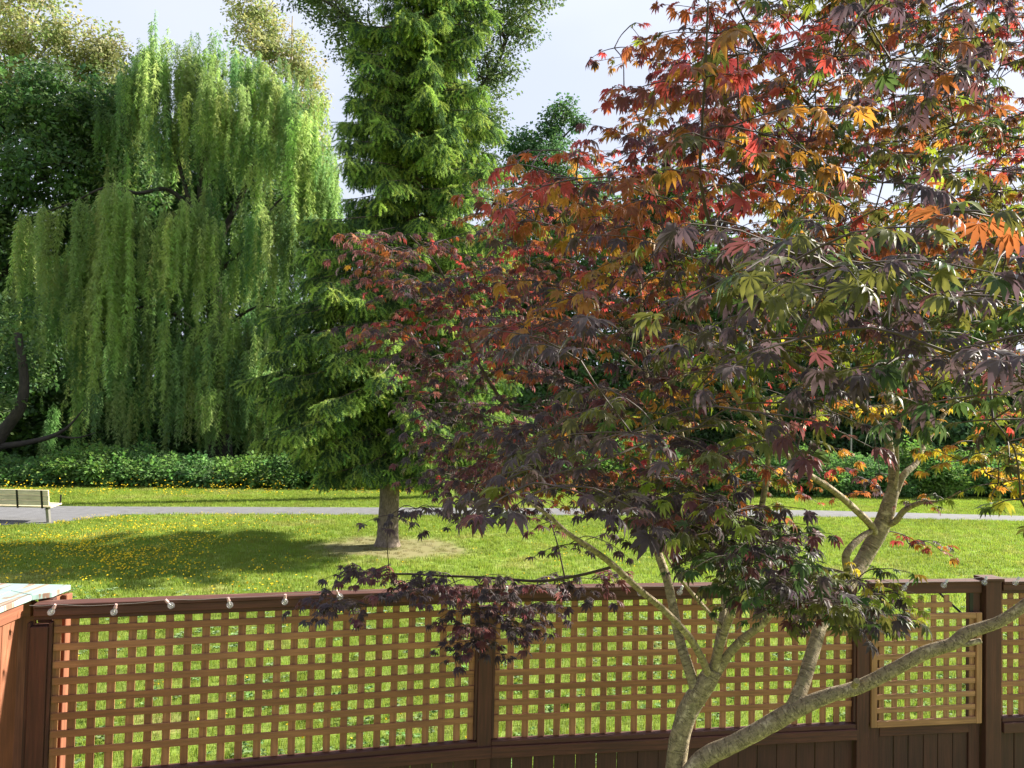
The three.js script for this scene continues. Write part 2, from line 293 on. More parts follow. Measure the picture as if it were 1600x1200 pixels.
{
  const th = thing('lattice_fence', 'brown wooden fence with two tan lattice panels in front of the lawn', 'fence', PA); th.userData.origin = PA;
  const [f1, f2] = frames;
  for (const [f, s] of [[f1, 0], [f1, f1.L], [f2, f2.L]]) {
    fpart('post', th, f, s, (TOP - 0.13) / 2 + 0.02, -0.01, [0.092, TOP - 0.13 - 0.04, 0.092], M.post);
    for (const e of [-1, 1]) fpart('post_trim', th, f, s + e * 0.056, 0.86 + 0.43, 0.001, [0.019, 0.86, 0.05], M.post2);
  }
  fpart('post', th, f1, 0.004, TOP - 0.06, -0.075, [0.08, 0.13, 0.06], M.post2);
  for (const f of [f1, f2]) {
    const a = 0.068, b = f.L - 0.068;
    rails(th, f, f === f1 ? -0.03 : 0.052, f.L - (f === f1 ? -0.05 : 0.05));
    latticeRun(th, f, a, b, 0.852, TOP - 0.096, rows, f === f1 ? 0.104 : 0.104, M.slat);
    boards(th, f, 0.05, f.L - 0.05, 0.05, 0.745, -0.012);
    fpart('bottom_rail', th, f, f.L / 2, 0.12, -0.04, [f.L - 0.1, 0.09, 0.035], M.post2);
  }
  delete th.userData.origin; th.children.forEach((c) => delete c.userData.origin);
}
{
  const f = frames[2], o = PC.clone(), th = thing('garden_gate', 'dark brown garden gate with a framed tan lattice panel and black hardware', 'gate', o); th.userData.origin = o;
  const L = f.L, g0 = 0.056, g1 = L - 0.075;
  fpart('top_rail', th, f, (g0 + g1) / 2, TOP - 0.05, 0.0, [g1 - g0, 0.075, 0.045], M.post);
  fpart('cap', th, f, (g0 + g1) / 2, TOP - 0.004, 0.0, [g1 - g0, 0.014, 0.085], M.rail);
  for (const s of [g0 + 0.045, g1 - 0.045]) fpart('stile', th, f, s, 0.93, -0.01, [0.088, 1.70, 0.036], M.post2);
  fpart('middle_rail', th, f, (g0 + g1) / 2, 0.79, -0.006, [g1 - g0 - 0.18, 0.085, 0.036], M.post);
  boards(th, f, g0 + 0.09, g1 - 0.09, 0.06, 0.745, -0.014, 0.115);
  const lat = new THREE.Group(); lat.name = 'lattice'; lat.userData.origin = o; th.add(lat);
  const a = g0 + 0.005, b = g1 - 0.012, y0 = 0.845, y1 = 1.585, off = 0.026, W = b - a;
  fpart('frame', lat, f, (a + b) / 2, y1, off + 0.006, [W - 0.09, 0.042, 0.02], M.gateSlat[0], 0.004); fpart('frame', lat, f, (a + b) / 2, y0, off + 0.006, [W - 0.09, 0.045, 0.02], M.gateSlat[1], 0.004);
  fpart('frame', lat, f, a + 0.0225, (y0 + y1) / 2, off + 0.007, [0.044, y1 - y0 + 0.045, 0.021], M.gateSlat[1]); fpart('frame', lat, f, b - 0.0225, (y0 + y1) / 2, off + 0.007, [0.044, y1 - y0 + 0.045, 0.021], M.gateSlat[0]);
  const n = 8, step = (W - 0.05) / n;
  for (let i = 0; i < n; i++) { const s = a + 0.03 + (i + 0.6) * step, tall = i >= 2 && i <= 5; fpart('slat', lat, f, s, tall ? (y0 + TOP - 0.1) / 2 : (y0 + y1) / 2, off - 0.011, [0.04, tall ? TOP - 0.1 - y0 : y1 - y0 - 0.01, 0.011], pick(M.gateSlat), gauss() * 0.003, 0.0015); }
  for (let k = 1; k < 8; k++) fpart('slat', lat, f, (a + b) / 2, y1 - k * 0.0925, off + 0.0025, [W - 0.092, 0.036, 0.012], pick(M.gateSlat), 0.004, 0.0015);
  fpart('slat', lat, f, a + 0.03 + 4.1 * step, 1.665, off + 0.0025, [step * 3 + 0.06, 0.036, 0.012], pick(M.gateSlat), 0.0, 0.0015);
  const rod = (s0, ya, s1, yb) => { const m = part('brace_strap', plank(Math.hypot(s1 - s0, yb - ya), 0.016, 0.006, 0.001), M.black, th); const p = f.a.clone().addScaledVector(f.d, (s0 + s1) / 2).addScaledVector(f.n, -0.036); p.y = (ya + yb) / 2; m.position.copy(p).sub(o); m.rotation.set(0, f.rot, Math.atan2(yb - ya, s1 - s0), 'YXZ'); };
  rod(L * 0.62, 1.745, L * 0.84, 1.56); rod(L * 0.34, 1.745, L * 0.12, 1.56);
  fpart('hinge', th, f, g1 - 0.075, 1.69, 0.011, [0.03, 0.2, 0.006], M.black, 0, 0.001);
  fpart('latch', th, f, 0.14, TOP - 0.055, 0.034, [0.13, 0.02, 0.014], M.black, 0.12); fpart('latch', th, f, 0.1, TOP - 0.05, 0.038, [0.05, 0.045, 0.02], M.black);
  delete th.userData.origin; th.children.forEach((c) => delete c.userData.origin);
}
{
  const f = frames[3], th = thing('lattice_fence', 'dark brown fence post and lattice panel beyond the gate', 'fence', PD); th.userData.origin = PD;
  fpart('post', th, f, 0, TOP / 2, 0.0, [0.125, TOP - 0.004, 0.10], M.post); fpart('post_cap', th, f, 0.0, TOP + 0.012, 0.002, [0.15, 0.024, 0.125], M.rail);
  fpart('post', th, f, f.L, TOP / 2, 0.0, [0.1, TOP - 0.03, 0.09], M.post2);
  fpart('post_trim', th, f, 0.073, 0.86 + 0.43, 0.001, [0.018, 0.86, 0.05], M.post2);
  rails(th, f, 0.083, f.L - 0.052); latticeRun(th, f, 0.085, f.L - 0.06, 0.852, TOP - 0.096, rows, 0.1, M.slat); boards(th, f, 0.065, f.L - 0.06, 0.05, 0.745, -0.012);
  delete th.userData.origin; th.children.forEach((c) => delete c.userData.origin);
}
// side fence that meets the lattice fence at the left end: sunlit boards and a wide cap with peeling blue paint
{
  const f1 = frames[0], o = PA.clone().addScaledVector(f1.d, -0.155).addScaledVector(f1.n, 0.0); o.y = 0;
  const th = thing('boundary_fence', 'orange brown side fence with peeling pale blue cap boards', 'fence', o);
  const put = (name, size, p, mat, ry = 0, c = 0.003) => { const m = part(name, plank(...size, c), mat, th); m.position.copy(p); m.rotation.y = ry; return m; };
  const H = 1.86, len = 2.6;
  // run towards the camera (local +z), face of boards at local x = 0.06
  for (let i = 0; i < 19; i++) { const w = 0.135, z = 0.02 + (i + 0.5) * (w + 0.004); put('fence_board', [0.02, H - 0.13, w], V(0.05 + gauss() * 0.002, (H - 0.13) / 2 + 0.06, z), M.side[i % 2], 0, 0.002); }
  put('side_rail', [0.045, 0.09, len], V(0.015, H - 0.1, len / 2), M.side[0]);
  put('side_rail', [0.045, 0.09, len], V(0.015, 0.35, len / 2), M.side[1]);
  put('trim', [0.02, 0.075, len], V(0.071, H - 0.062, len / 2 + 0.02), M.side[1]);
  // run to the left behind (local -x)
  for (let i = 0; i < 14; i++) { const w = 0.135, x = 0.02 - (i + 0.5) * (w + 0.004); put('fence_board', [w, H - 0.13, 0.02], V(x, (H - 0.13) / 2 + 0.06, -0.2 + gauss() * 0.002), M.side[(i + 1) % 2], 0, 0.002); }
  put('side_rail', [2.0, 0.09, 0.045], V(-0.98, H - 0.1, -0.166), M.side[0]);
  // corner posts behind the lattice
  put('post', [0.09, H - 0.02, 0.09], V(0.09, (H - 0.02) / 2, -0.22), M.side[0]);
  put('post_trim', [0.035, H - 0.03, 0.06], V(0.175, (H - 0.03) / 2, -0.235), M.side[1]);
  put('post_trim', [0.03, H - 0.03, 0.05], V(0.15, (H - 0.03) / 2, -0.16), M.side[0]);
  // mitred cap boards
  const capBoard = (poly, name) => { const s = new THREE.Shape(poly.map(([x, z]) => new THREE.Vector2(x, -z))); const g = new THREE.ExtrudeGeometry(s, { depth: 0.026, bevelEnabled: true, bevelSize: 0.003, bevelThickness: 0.003, bevelSegments: 1 }); g.rotateX(-Math.PI / 2); const m = part(name, g, M.cap, th); m.position.y = H - 0.014; return m; };
  capBoard([[0.10, len], [0.10, -0.012], [-0.066, -0.096], [-0.066, len]], 'cap_board');
  capBoard([[-0.074, len], [-0.074, -0.1], [-0.22, -0.17], [-0.22, len]], 'cap_board');
  capBoard([[0.17, -0.27], [0.17, -0.09], [0.10, -0.022], [-0.074, -0.108], [-2.0, -0.108], [-2.0, -0.27]], 'cap_board');
  shade(th);
}
// string of clear globe bulbs along the top rail
{
  const onFence = (px, py, off) => { for (const [i, f] of frames.entries()) { const p0 = f.a.clone().addScaledVector(f.n, off), r = ray(px, py), t = p0.clone().sub(camera.position).dot(f.n) / r.dot(f.n), p = camera.position.clone().addScaledVector(r, t), s = p.clone().sub(f.a).dot(f.d); if (s <= f.L + (i < 3 ? 0.001 : 9) && (s >= -0.001 || i === 0)) return p; } return null; };
  const bulbs = [[80, 957, 0.5], [178, 957, 0.3], [267, 947, -0.7], [359, 946, -0.2], [445, 941, 0.1], [531, 933, -0.5], [612, 931, 0.2], [695, 929, -0.3], [790, 928, 0.2], [870, 927, 0.3], [1000, 927, -0.2], [1062, 926, 0.4], [1140, 925, 0.1], [1222, 923, 0.3], [1305, 921, 0.1], [1413, 919, 0.6], [1475, 915, 0.6], [1538, 911, 0.4], [1587, 911, 0.5], [1640, 912, 0.2]];
  const start = onFence(46, 946, 0.075), th = thing('string_light', 'string of small clear globe bulbs hung along the fence top rail', 'string light', start);
  const gp = [[0.0001, -0.0245], [0.008, -0.0232], [0.0155, -0.0185], [0.0205, -0.011], [0.022, -0.002], [0.0205, 0.007], [0.016, 0.0145], [0.0105, 0.0195], [0.0075, 0.024]].map(([x, y]) => new THREE.Vector2(x, y));
  const glassGeo = new THREE.LatheGeometry(gp.map((p) => p.multiplyScalar(0.88)), 20), sockGeo = new THREE.CylinderGeometry(0.0075, 0.0095, 0.024, 12), filGeo = mergeGeometries([new THREE.CylinderGeometry(0.003, 0.0045, 0.016, 8).translate(0, 0.012, 0), new THREE.TorusGeometry(0.006, 0.0007, 5, 14).translate(0, -0.004, 0)]);
  const tops = [start];
  bulbs.forEach(([px, py, tilt], i) => {
    const c = onFence(px, py, 0.078); c.y += 0.004;
    const b = new THREE.Group(); b.name = 'bulb'; b.position.copy(c).sub(start); b.rotation.set(0.15 + gauss() * 0.15, 0, -tilt); th.add(b);
    part('glass', glassGeo, M.glass, b); part('filament', filGeo, M.filament, b); part('socket', sockGeo, i < 8 ? M.socket : M.whiteSocket, b).position.y = 0.035;
    b.updateMatrix(); tops.push(V(0, 0.046, 0).applyMatrix4(b.matrix).add(start));
  });
  const pts = []; tops.forEach((p, i) => { pts.push(p.clone().sub(start)); const q = tops[i + 1]; if (q) { const m = p.clone().lerp(q, 0.5).sub(start); m.y -= rr(0.002, 0.008); pts.push(m); } });
  part('wire', tube(pts, [0.0013, 0.0013], 6, 260), M.wire, th);
}

// ---------------------------------------------------------------- park bench
{
  const b = onGround(74, 818.5), th = thing('park_bench', 'cream wooden park bench with black metal straps seen from behind', 'bench', V(b.x, 0.02, b.z));
  const L = 1.95, put = (name, size, p, mat, rx = 0) => { const m = part(name, plank(...size, 0.006), mat, th); m.position.copy(p); m.rotation.x = rx; return m; };
  const cx = 0.04 - L / 2;
  for (let i = 0; i < 3; i++) put('back_plank', [L, 0.118, 0.04], V(cx + gauss() * 0.004, 0.475 + i * 0.125, 0.025 + i * 0.02), M.bench[i % 2], 0.16);
  for (let i = 0; i < 4; i++) put('seat_plank', [L, 0.04, 0.11], V(cx + 0.02 + gauss() * 0.004, 0.375 + i * 0.008, -0.06 - i * 0.115), M.bench[(i + 1) % 2], 0.07);
  for (const x of [-0.12, -0.70, -1.28, -1.8]) put('back_strap', [0.05, 0.44, 0.012], V(x, 0.56, 0.064), M.black, 0.16);
  for (const x of [-0.02, -1.85]) { put('arm_bracket', [0.04, 0.2, 0.02], V(x + 0.06, 0.52, -0.42), M.black, -0.1); }
  for (const x of [-0.06, -1.78]) { put('leg', [0.07, 0.37, 0.09], V(x, 0.165, -0.12), M.steel, 0.2); put('seat_support', [0.05, 0.02, 0.46], V(x, 0.345, -0.22), M.black, 0.07); }
}

// ---------------------------------------------------------------- background vegetation
function leafClump(n, R, size, asp, flat = 0.6, drop = 0.3) {     // loose clump of pointed leaves round a few short shoots
  const pos = [], idx = [];
  for (let i = 0; i < n; i++) {
    const d = V(gauss(), gauss() * flat, gauss()).normalize(), c = d.clone().multiplyScalar(R * Math.pow(rnd(), 0.45)); c.y *= flat;
    const ax = d.clone().add(V(gauss() * 0.7, gauss() * 0.4 - drop, gauss() * 0.7)).normalize(), nn = V(gauss() * 0.7, 1, gauss() * 0.7).normalize(), sd = ax.clone().cross(nn).normalize(), l = size * rr(0.7, 1.3), w = l * asp, k = pos.length / 3;
    const m = c.clone().addScaledVector(ax, l * 0.45).addScaledVector(nn, -l * 0.04), e = c.clone().addScaledVector(ax, l); e.y -= l * 0.12;
    for (const p of [c, m.clone().addScaledVector(sd, w).addScaledVector(up, l * 0.05), m.clone().addScaledVector(sd, -w).addScaledVector(up, l * 0.05), e, m]) pos.push(p.x, p.y, p.z);
    idx.push(k, k + 1, k + 4, k, k + 4, k + 2, k + 1, k + 3, k + 4, k + 4, k + 3, k + 2);
  }
  return meshFrom(pos, idx);
}
const clumpBroad = [0, 1, 2].map(() => leafClump(26, 0.42, 0.17, 0.36)), clumpFine = [0, 1, 2].map(() => leafClump(26, 0.44, 0.12, 0.38)), clumpHedge = [0, 1, 2].map(() => leafClump(24, 0.26, 0.12, 0.36, 0.7, 0.2));
const turn = () => new THREE.Quaternion().setFromEuler(new THREE.Euler(gauss() * 0.5, rr(0, 6.283), gauss() * 0.5));
function crownInto(parent, geos, mat, centres, colours, sc) {      // spread a list of clump places over the clump shapes
  const lists = geos.map(() => []);
  centres.forEach(([p, k]) => { const s = (sc || 1) * rr(0.7, 1.3) * (k || 1); lists[Math.floor(rnd() * geos.length)].push([new THREE.Matrix4().compose(p.clone().sub(parent.position), turn(), V(s, s, s)), jitter(pick(colours), 0.22, 0.12)]); });
  lists.forEach((l, i) => l.length && copies('crown', geos[i], mat, l, parent));
}
// broadleaf tree: lobes are [px, py, depth, radius across in m, radius up in m]
function broadTree(name, label, basePx, depth, lobes, n, colours, geos, barkMat, o = {}) {
  const b = at(basePx, 640, depth); b.y = 0;
  const th = thing(name, label, 'tree', b, o.group), L = lobes.map(([x, y, d, a, c]) => ({ p: at(x, y, d), a, c }));
  const topY = Math.max(...L.map((l) => l.p.y)), r0 = o.r ?? 0.28;
  const ax = (h) => { const t = clamp(h / topY, 0, 1), m = L.reduce((s, l) => s.add(l.p), V(0, 0, 0)).multiplyScalar(1 / L.length); return V(lerp(b.x, m.x, t * t) + fbm(h * 0.25, basePx, 0, 2) * 0.8 * t, h, lerp(b.z, m.z, t)); };
  const tp = []; for (let i = 0; i <= 8; i++) tp.push(ax(topY * i / 8).sub(b));
  part('trunk', tube(tp, [r0 * 1.35, r0, r0 * 0.8, r0 * 0.6, r0 * 0.35, 0.03], 12, 40, 0.15), barkMat, th);
  const gs = [];
  L.forEach((l) => {
    const h0 = Math.max(1.5, l.p.y - rr(1.5, 3.5)), s = ax(Math.min(h0, topY * 0.9)), mid = s.clone().lerp(l.p, 0.5).add(V(gauss() * 0.4, rr(-0.2, 0.5), gauss() * 0.4)), rb = Math.max(0.035, r0 * 0.35);
    gs.push(tube([s, mid, l.p].map((p) => p.clone().sub(b)), [rb, rb * 0.6, rb * 0.25], 7, 12));
    for (let k = 0; k < 5; k++) { const d = V(gauss(), gauss() * 0.6 + 0.2, gauss()).normalize(), e = l.p.clone().add(V(d.x * l.a, d.y * l.c, d.z * l.a).multiplyScalar(0.85)), st = mid.clone().lerp(l.p, rr(0.2, 1)); gs.push(tube([st, st.clone().lerp(e, 0.5).add(V(gauss() * 0.2, 0.1, gauss() * 0.2)), e].map((p) => p.clone().sub(b)), [rb * 0.4, rb * 0.25, 0.008], 5, 8)); }
  });
  part('branches', mergeGeometries(gs), barkMat, th, true);
  const tot = L.reduce((s, l) => s + l.a * l.c, 0), cs = [];
  L.forEach((l) => { const k = Math.round(n * l.a * l.c / tot); for (let i = 0; i < k; i++) { const d = V(gauss(), gauss(), gauss()).normalize(), r = Math.pow(rnd(), o.shell ?? 0.4) * (1 + 0.5 * fbm(d.x * 2.2 + l.p.x, d.y * 2.2 + l.p.y, d.z * 2.2, 3)); cs.push([l.p.clone().add(V(d.x * l.a * r, d.y * l.c * r, d.z * l.a * r))]); } });
  crownInto(th, geos, M.leaf, cs, colours, o.sc); return th;
}
const DK = [C(0.07, 0.145, 0.05), C(0.09, 0.17, 0.055), C(0.065, 0.13, 0.055), C(0.11, 0.19, 0.05)];
const MD = [C(0.075, 0.16, 0.04), C(0.10, 0.19, 0.04), C(0.06, 0.13, 0.035)];
const PALE = [C(0.34, 0.35, 0.14), C(0.42, 0.40, 0.20), C(0.25, 0.31, 0.10), C(0.30, 0.33, 0.12)];
const GREY = [C(0.10, 0.16, 0.06), C(0.13, 0.19, 0.06), C(0.08, 0.13, 0.055), C(0.17, 0.22, 0.07)];

broadTree('broadleaf_tree', 'dense dark green broadleaf tree beside the weeping willow', -75, 30.5,
  [[20, 180, 31, 2.4, 2.2], [110, 170, 31, 2.2, 2.0], [165, 190, 32, 1.8, 1.8], [190, 290, 33, 2.0, 2.2], [60, 260, 30.5, 2.6, 2.0], [160, 250, 32, 2.0, 2.0], [-10, 330, 30.5, 2.2, 2.4], [50, 400, 33, 2.4, 2.0], [-60, 480, 31, 2.0, 2.4], [20, 560, 31, 1.7, 1.8], [-40, 640, 31, 1.6, 1.4], [130, 360, 33.5, 2.4, 2.4], [30, 610, 33, 1.6, 1.2]], 2300, [...DK, ...MD, C(0.13, 0.22, 0.06)], clumpBroad, M.darkBark, { r: 0.34, shell: 0.55 });
broadTree('cottonwood_tree', 'tall pale yellow cottonwood rising behind the dark tree', -70, 38, [[20, 70, 38, 2.4, 2.2], [90, 60, 38, 2.6, 1.6], [140, 120, 39, 2.0, 2.0], [30, 150, 39, 2.4, 2.0], [-60, 60, 38, 2.4, 2.2], [120, 200, 39, 2.2, 1.8], [30, -20, 38, 2.4, 1.6], [-40, 0, 38, 2, 2], [160, 80, 38.5, 1.6, 1.8], [190, 150, 38.5, 1.4, 1.8]], 1500, PALE, clumpBroad, M.paleBark, { r: 0.3, sc: 0.85, shell: 0.7 });
broadTree('cottonwood_tree', 'pale yellow cottonwood showing above the right side of the willow', 440, 42, [[400, 20, 42, 1.8, 2.0], [420, 80, 42, 2.2, 2.2], [470, 110, 42, 1.4, 1.8], [480, 180, 42, 1.6, 2.2], [495, 260, 42, 1.2, 2.2], [430, 200, 43, 2.2, 2.6], [460, 330, 43, 2.4, 2.6]], 1100, PALE, clumpBroad, M.paleBark, { r: 0.3, sc: 0.85, shell: 0.7 });
broadTree('broadleaf_tree', 'shaded green tree standing behind the willow trunk', 300, 38, [[250, 270, 38, 2.6, 2.4], [340, 250, 38, 2.6, 2.6], [420, 300, 38, 2.6, 2.6], [190, 330, 38, 2.6, 2.4], [30, 470, 38, 3, 3], [200, 420, 38, 3, 3], [300, 380, 38.5, 3, 3.4], [400, 430, 38, 3, 3], [250, 550, 38, 3.2, 2.8], [380, 570, 38, 3.2, 2.8], [120, 560, 38, 3.2, 2.6], [180, 640, 37.5, 3.0, 1.6], [330, 660, 37, 3.0, 1.5], [470, 620, 37.5, 3.0, 2.2], [60, 650, 37, 3, 1.5]], 4200, [...DK, ...MD], clumpBroad, M.darkBark, { sc: 1.3 });
broadTree('cottonwood_tree', 'tall grey green cottonwood towering behind the spruce', 700, 25, [[490, -10, 25, 1.0, 0.8], [540, 30, 25, 1.2, 0.9], [560, 80, 25, 0.9, 0.8], [640, -80, 25, 2.4, 1.6], [760, -60, 25, 2.2, 1.8], [830, -20, 25, 1.2, 1.0], [800, 40, 25, 1.0, 0.8], [770, 110, 25, 0.9, 1.0], [755, 190, 25, 0.9, 1.0], [740, 270, 25.5, 1.0, 1.2], [600, 150, 26, 1.2, 1.4]], 1900, GREY, clumpFine, M.darkBark, { sc: 0.78, r: 0.3, shell: 0.55 });
broadTree('broadleaf_tree', 'far small bright green tree with its tip against the sky beside the spruce', 868, 46, [[880, 175, 46, 0.9, 0.9], [862, 195, 46, 0.6, 1.0], [905, 190, 46, 0.5, 0.7], [850, 250, 46, 2.2, 1.8], [820, 230, 46, 1.4, 1.2], [900, 320, 46, 3, 2.4], [820, 340, 46, 2.6, 2.6]], 1100, [C(0.07, 0.16, 0.06), C(0.09, 0.18, 0.05)], clumpBroad, M.darkBark, {});
[['dense green tree behind the spruce and beyond the maple crown', 800, 36, [[780, 430, 36, 2.4, 3], [860, 460, 36, 2.8, 3], [800, 560, 36, 3, 2.6], [900, 580, 36, 3, 2.4], [740, 620, 36, 2.6, 2], [860, 650, 35, 3, 1.6]], MD],
  ['dense green tree seen in gaps behind the middle of the maple', 1050, 37, [[1040, 330, 37, 2.4, 2.4], [1000, 430, 37, 2.8, 3], [1100, 450, 37, 2.8, 3], [1050, 560, 37, 3.2, 3], [960, 640, 37, 3, 1.8], [1120, 650, 37, 3.2, 1.8]], MD],
  ['dark green tree behind the two stems of the maple', 1290, 38, [[1240, 420, 38, 2.8, 2.6], [1330, 430, 38, 2.8, 2.6], [1190, 520, 38, 2.6, 2.4], [1280, 580, 38, 3.4, 2.6], [1380, 620, 38, 3, 2], [1220, 660, 38, 3, 1.6], [1340, 680, 37, 3, 1.2]], DK],
  ['dark green tree behind the hedge past the gate', 1520, 38, [[1440, 440, 38, 2.6, 2.4], [1500, 480, 38, 2.8, 2.6], [1600, 440, 38, 3, 2.8], [1500, 620, 38, 3.4, 2.2], [1620, 620, 38, 3.2, 2.4], [1440, 680, 37, 2.8, 1.2], [1600, 690, 37, 3, 1.4]], DK]].forEach(([label, x, d, lobes, cols]) => broadTree('broadleaf_tree', label, x, d, lobes, 2400, cols, clumpBroad, M.darkBark, { sc: 1.2 }));

// low bent limb of the dark tree, bottom left
{
  const b = onGround(-12, 748), th = thing('leaning_tree', 'dark leaning trunk with a low bent limb above the hedge', 'tree', V(b.x, 0, b.z));
  const q = (x, y) => at(x, y, -b.z - 0.2).sub(th.position), z0 = V(0, -0.05, 0);
  part('trunk', tube([z0, q(-8, 700), q(12, 665), q(30, 640), q(38, 600), q(28, 520)], [0.24, 0.22, 0.2, 0.17, 0.12], 10, 24, 0.12), M.darkBark, th);
  part('branch', tube([q(-2, 698), q(40, 692), q(80, 682), q(105, 668), q(130, 640)], [0.13, 0.10, 0.085, 0.05, 0.02], 8, 20, 0.1), M.darkBark, th);
  part('branch', tube([q(85, 681), q(120, 684), q(150, 676)], [0.05, 0.035, 0.012], 6, 10), M.darkBark, th);
  const cs = []; for (let i = 0; i < 110; i++) { const p = at(rr(-80, 60), rr(470, 640), -b.z + rr(-1, 2)); cs.push([p]); } crownInto(th, clumpBroad, M.leaf, cs, DK, 0.9);
}
// hedge of brambles and shrubs behind the path, as separate bushes
{
  const cols = [[C(0.12, 0.25, 0.055), C(0.155, 0.29, 0.06), C(0.095, 0.20, 0.055)], [C(0.09, 0.21, 0.055), C(0.12, 0.24, 0.06)], [C(0.17, 0.29, 0.05), C(0.12, 0.25, 0.05)]];
  const bush = (px, yb, yt, w, depth, ci, label, name = 'hedge_bush', group = 'bushes of the hedge behind the path', dens = 1, sc = 0.95) => {
    const b = onGround(px, yb); b.z -= depth / 2; const h = (yb - yt) / F * -b.z, th = thing(name, label, 'bush', V(b.x, 0, b.z), group), cs = [], gs = [];
    for (let i = 0; i < 16; i++) { const e = V(gauss() * w * 0.4, h * rr(0.5, 0.9), gauss() * depth * 0.4); gs.push(tube([V(e.x * 0.4, 0, e.z * 0.4), V(e.x * 0.7, e.y * 0.6, e.z * 0.7), e], [0.014, 0.01, 0.004], 5, 6)); }
    part('stems', mergeGeometries(gs), M.darkBark, th, true);
    const N = Math.round(260 * dens * w * depth / 3 * Math.max(0.6, h));
    for (let i = 0; i < N; i++) { const x = rr(-1, 1), z = rr(-1, 1), e = Math.sqrt(Math.max(0.02, 1 - x * x * 0.75)) * Math.sqrt(Math.max(0.05, 1 - z * z * 0.7)), hh = h * e * (1 + 0.75 * fbm((b.x + x * w) * 1.3, 1, z * 2, 3)); cs.push([V(b.x + x * w * 0.62, Math.pow(rnd(), 0.55) * hh + 0.04, b.z + z * depth / 2)]); }
    crownInto(th, clumpHedge, M.leaf, cs, cols[ci] || MD, sc);
  };
  let i = 0;
  for (let px = -70; px < 1720; px += rr(78, 104), i++) {
    const yt = px < 520 ? rr(706, 734) : rr(694, 726), look = (yt < 716 ? 'tall ' : 'low ') + ['mid green', 'deep green', 'yellowish green'][i % 3] + ' ';
    const where = look + (px < 480 ? 'leafy hedge bush under the weeping willow' : px < 640 ? 'leafy hedge bush behind the spruce boughs' : px < 1150 ? 'leafy hedge bush hidden behind the maple foliage' : 'leafy hedge bush beyond the gate and the maple stems');
    bush(px, 767 + (px - 800) * 0.0085 * 1 + (px > 1100 ? 6 : 0), yt, rr(1.9, 2.8), 2.6, i % 3, where);
  }
  // taller shaded shrubs between the hedge and the trees
  for (let px = -130, k = 0; px < 1760; px += rr(105, 135), k++) {
    const where = px < 480 ? 'tall shaded shrub in the gloom under the willow' : px < 700 ? 'tall shaded shrub behind the spruce trunk' : px < 1150 ? 'tall shaded shrub behind the hedge and the maple crown' : 'tall shaded shrub behind the hedge past the maple stems';
    bush(px, 740 + (px - 800) * 0.016, rr(600, 640), rr(4.6, 5.6), 2.8, 9, where, 'understory_shrub', 'shaded shrubs behind the hedge', 0.34, 1.9);
  }
}
// thin metal pole by the hedge
{
  const b = onGround(1329, 770); const th = thing('metal_pole', 'thin pale metal pole standing by the hedge behind the maple stems', 'pole', V(b.x, 0, b.z));
  part('shaft', new THREE.CylinderGeometry(0.03, 0.035, 4.6, 12).translate(0, 2.3, 0), M.steel, th); part('cap', new THREE.SphereGeometry(0.042, 10, 8).translate(0, 4.6, 0), M.steel, th);
}

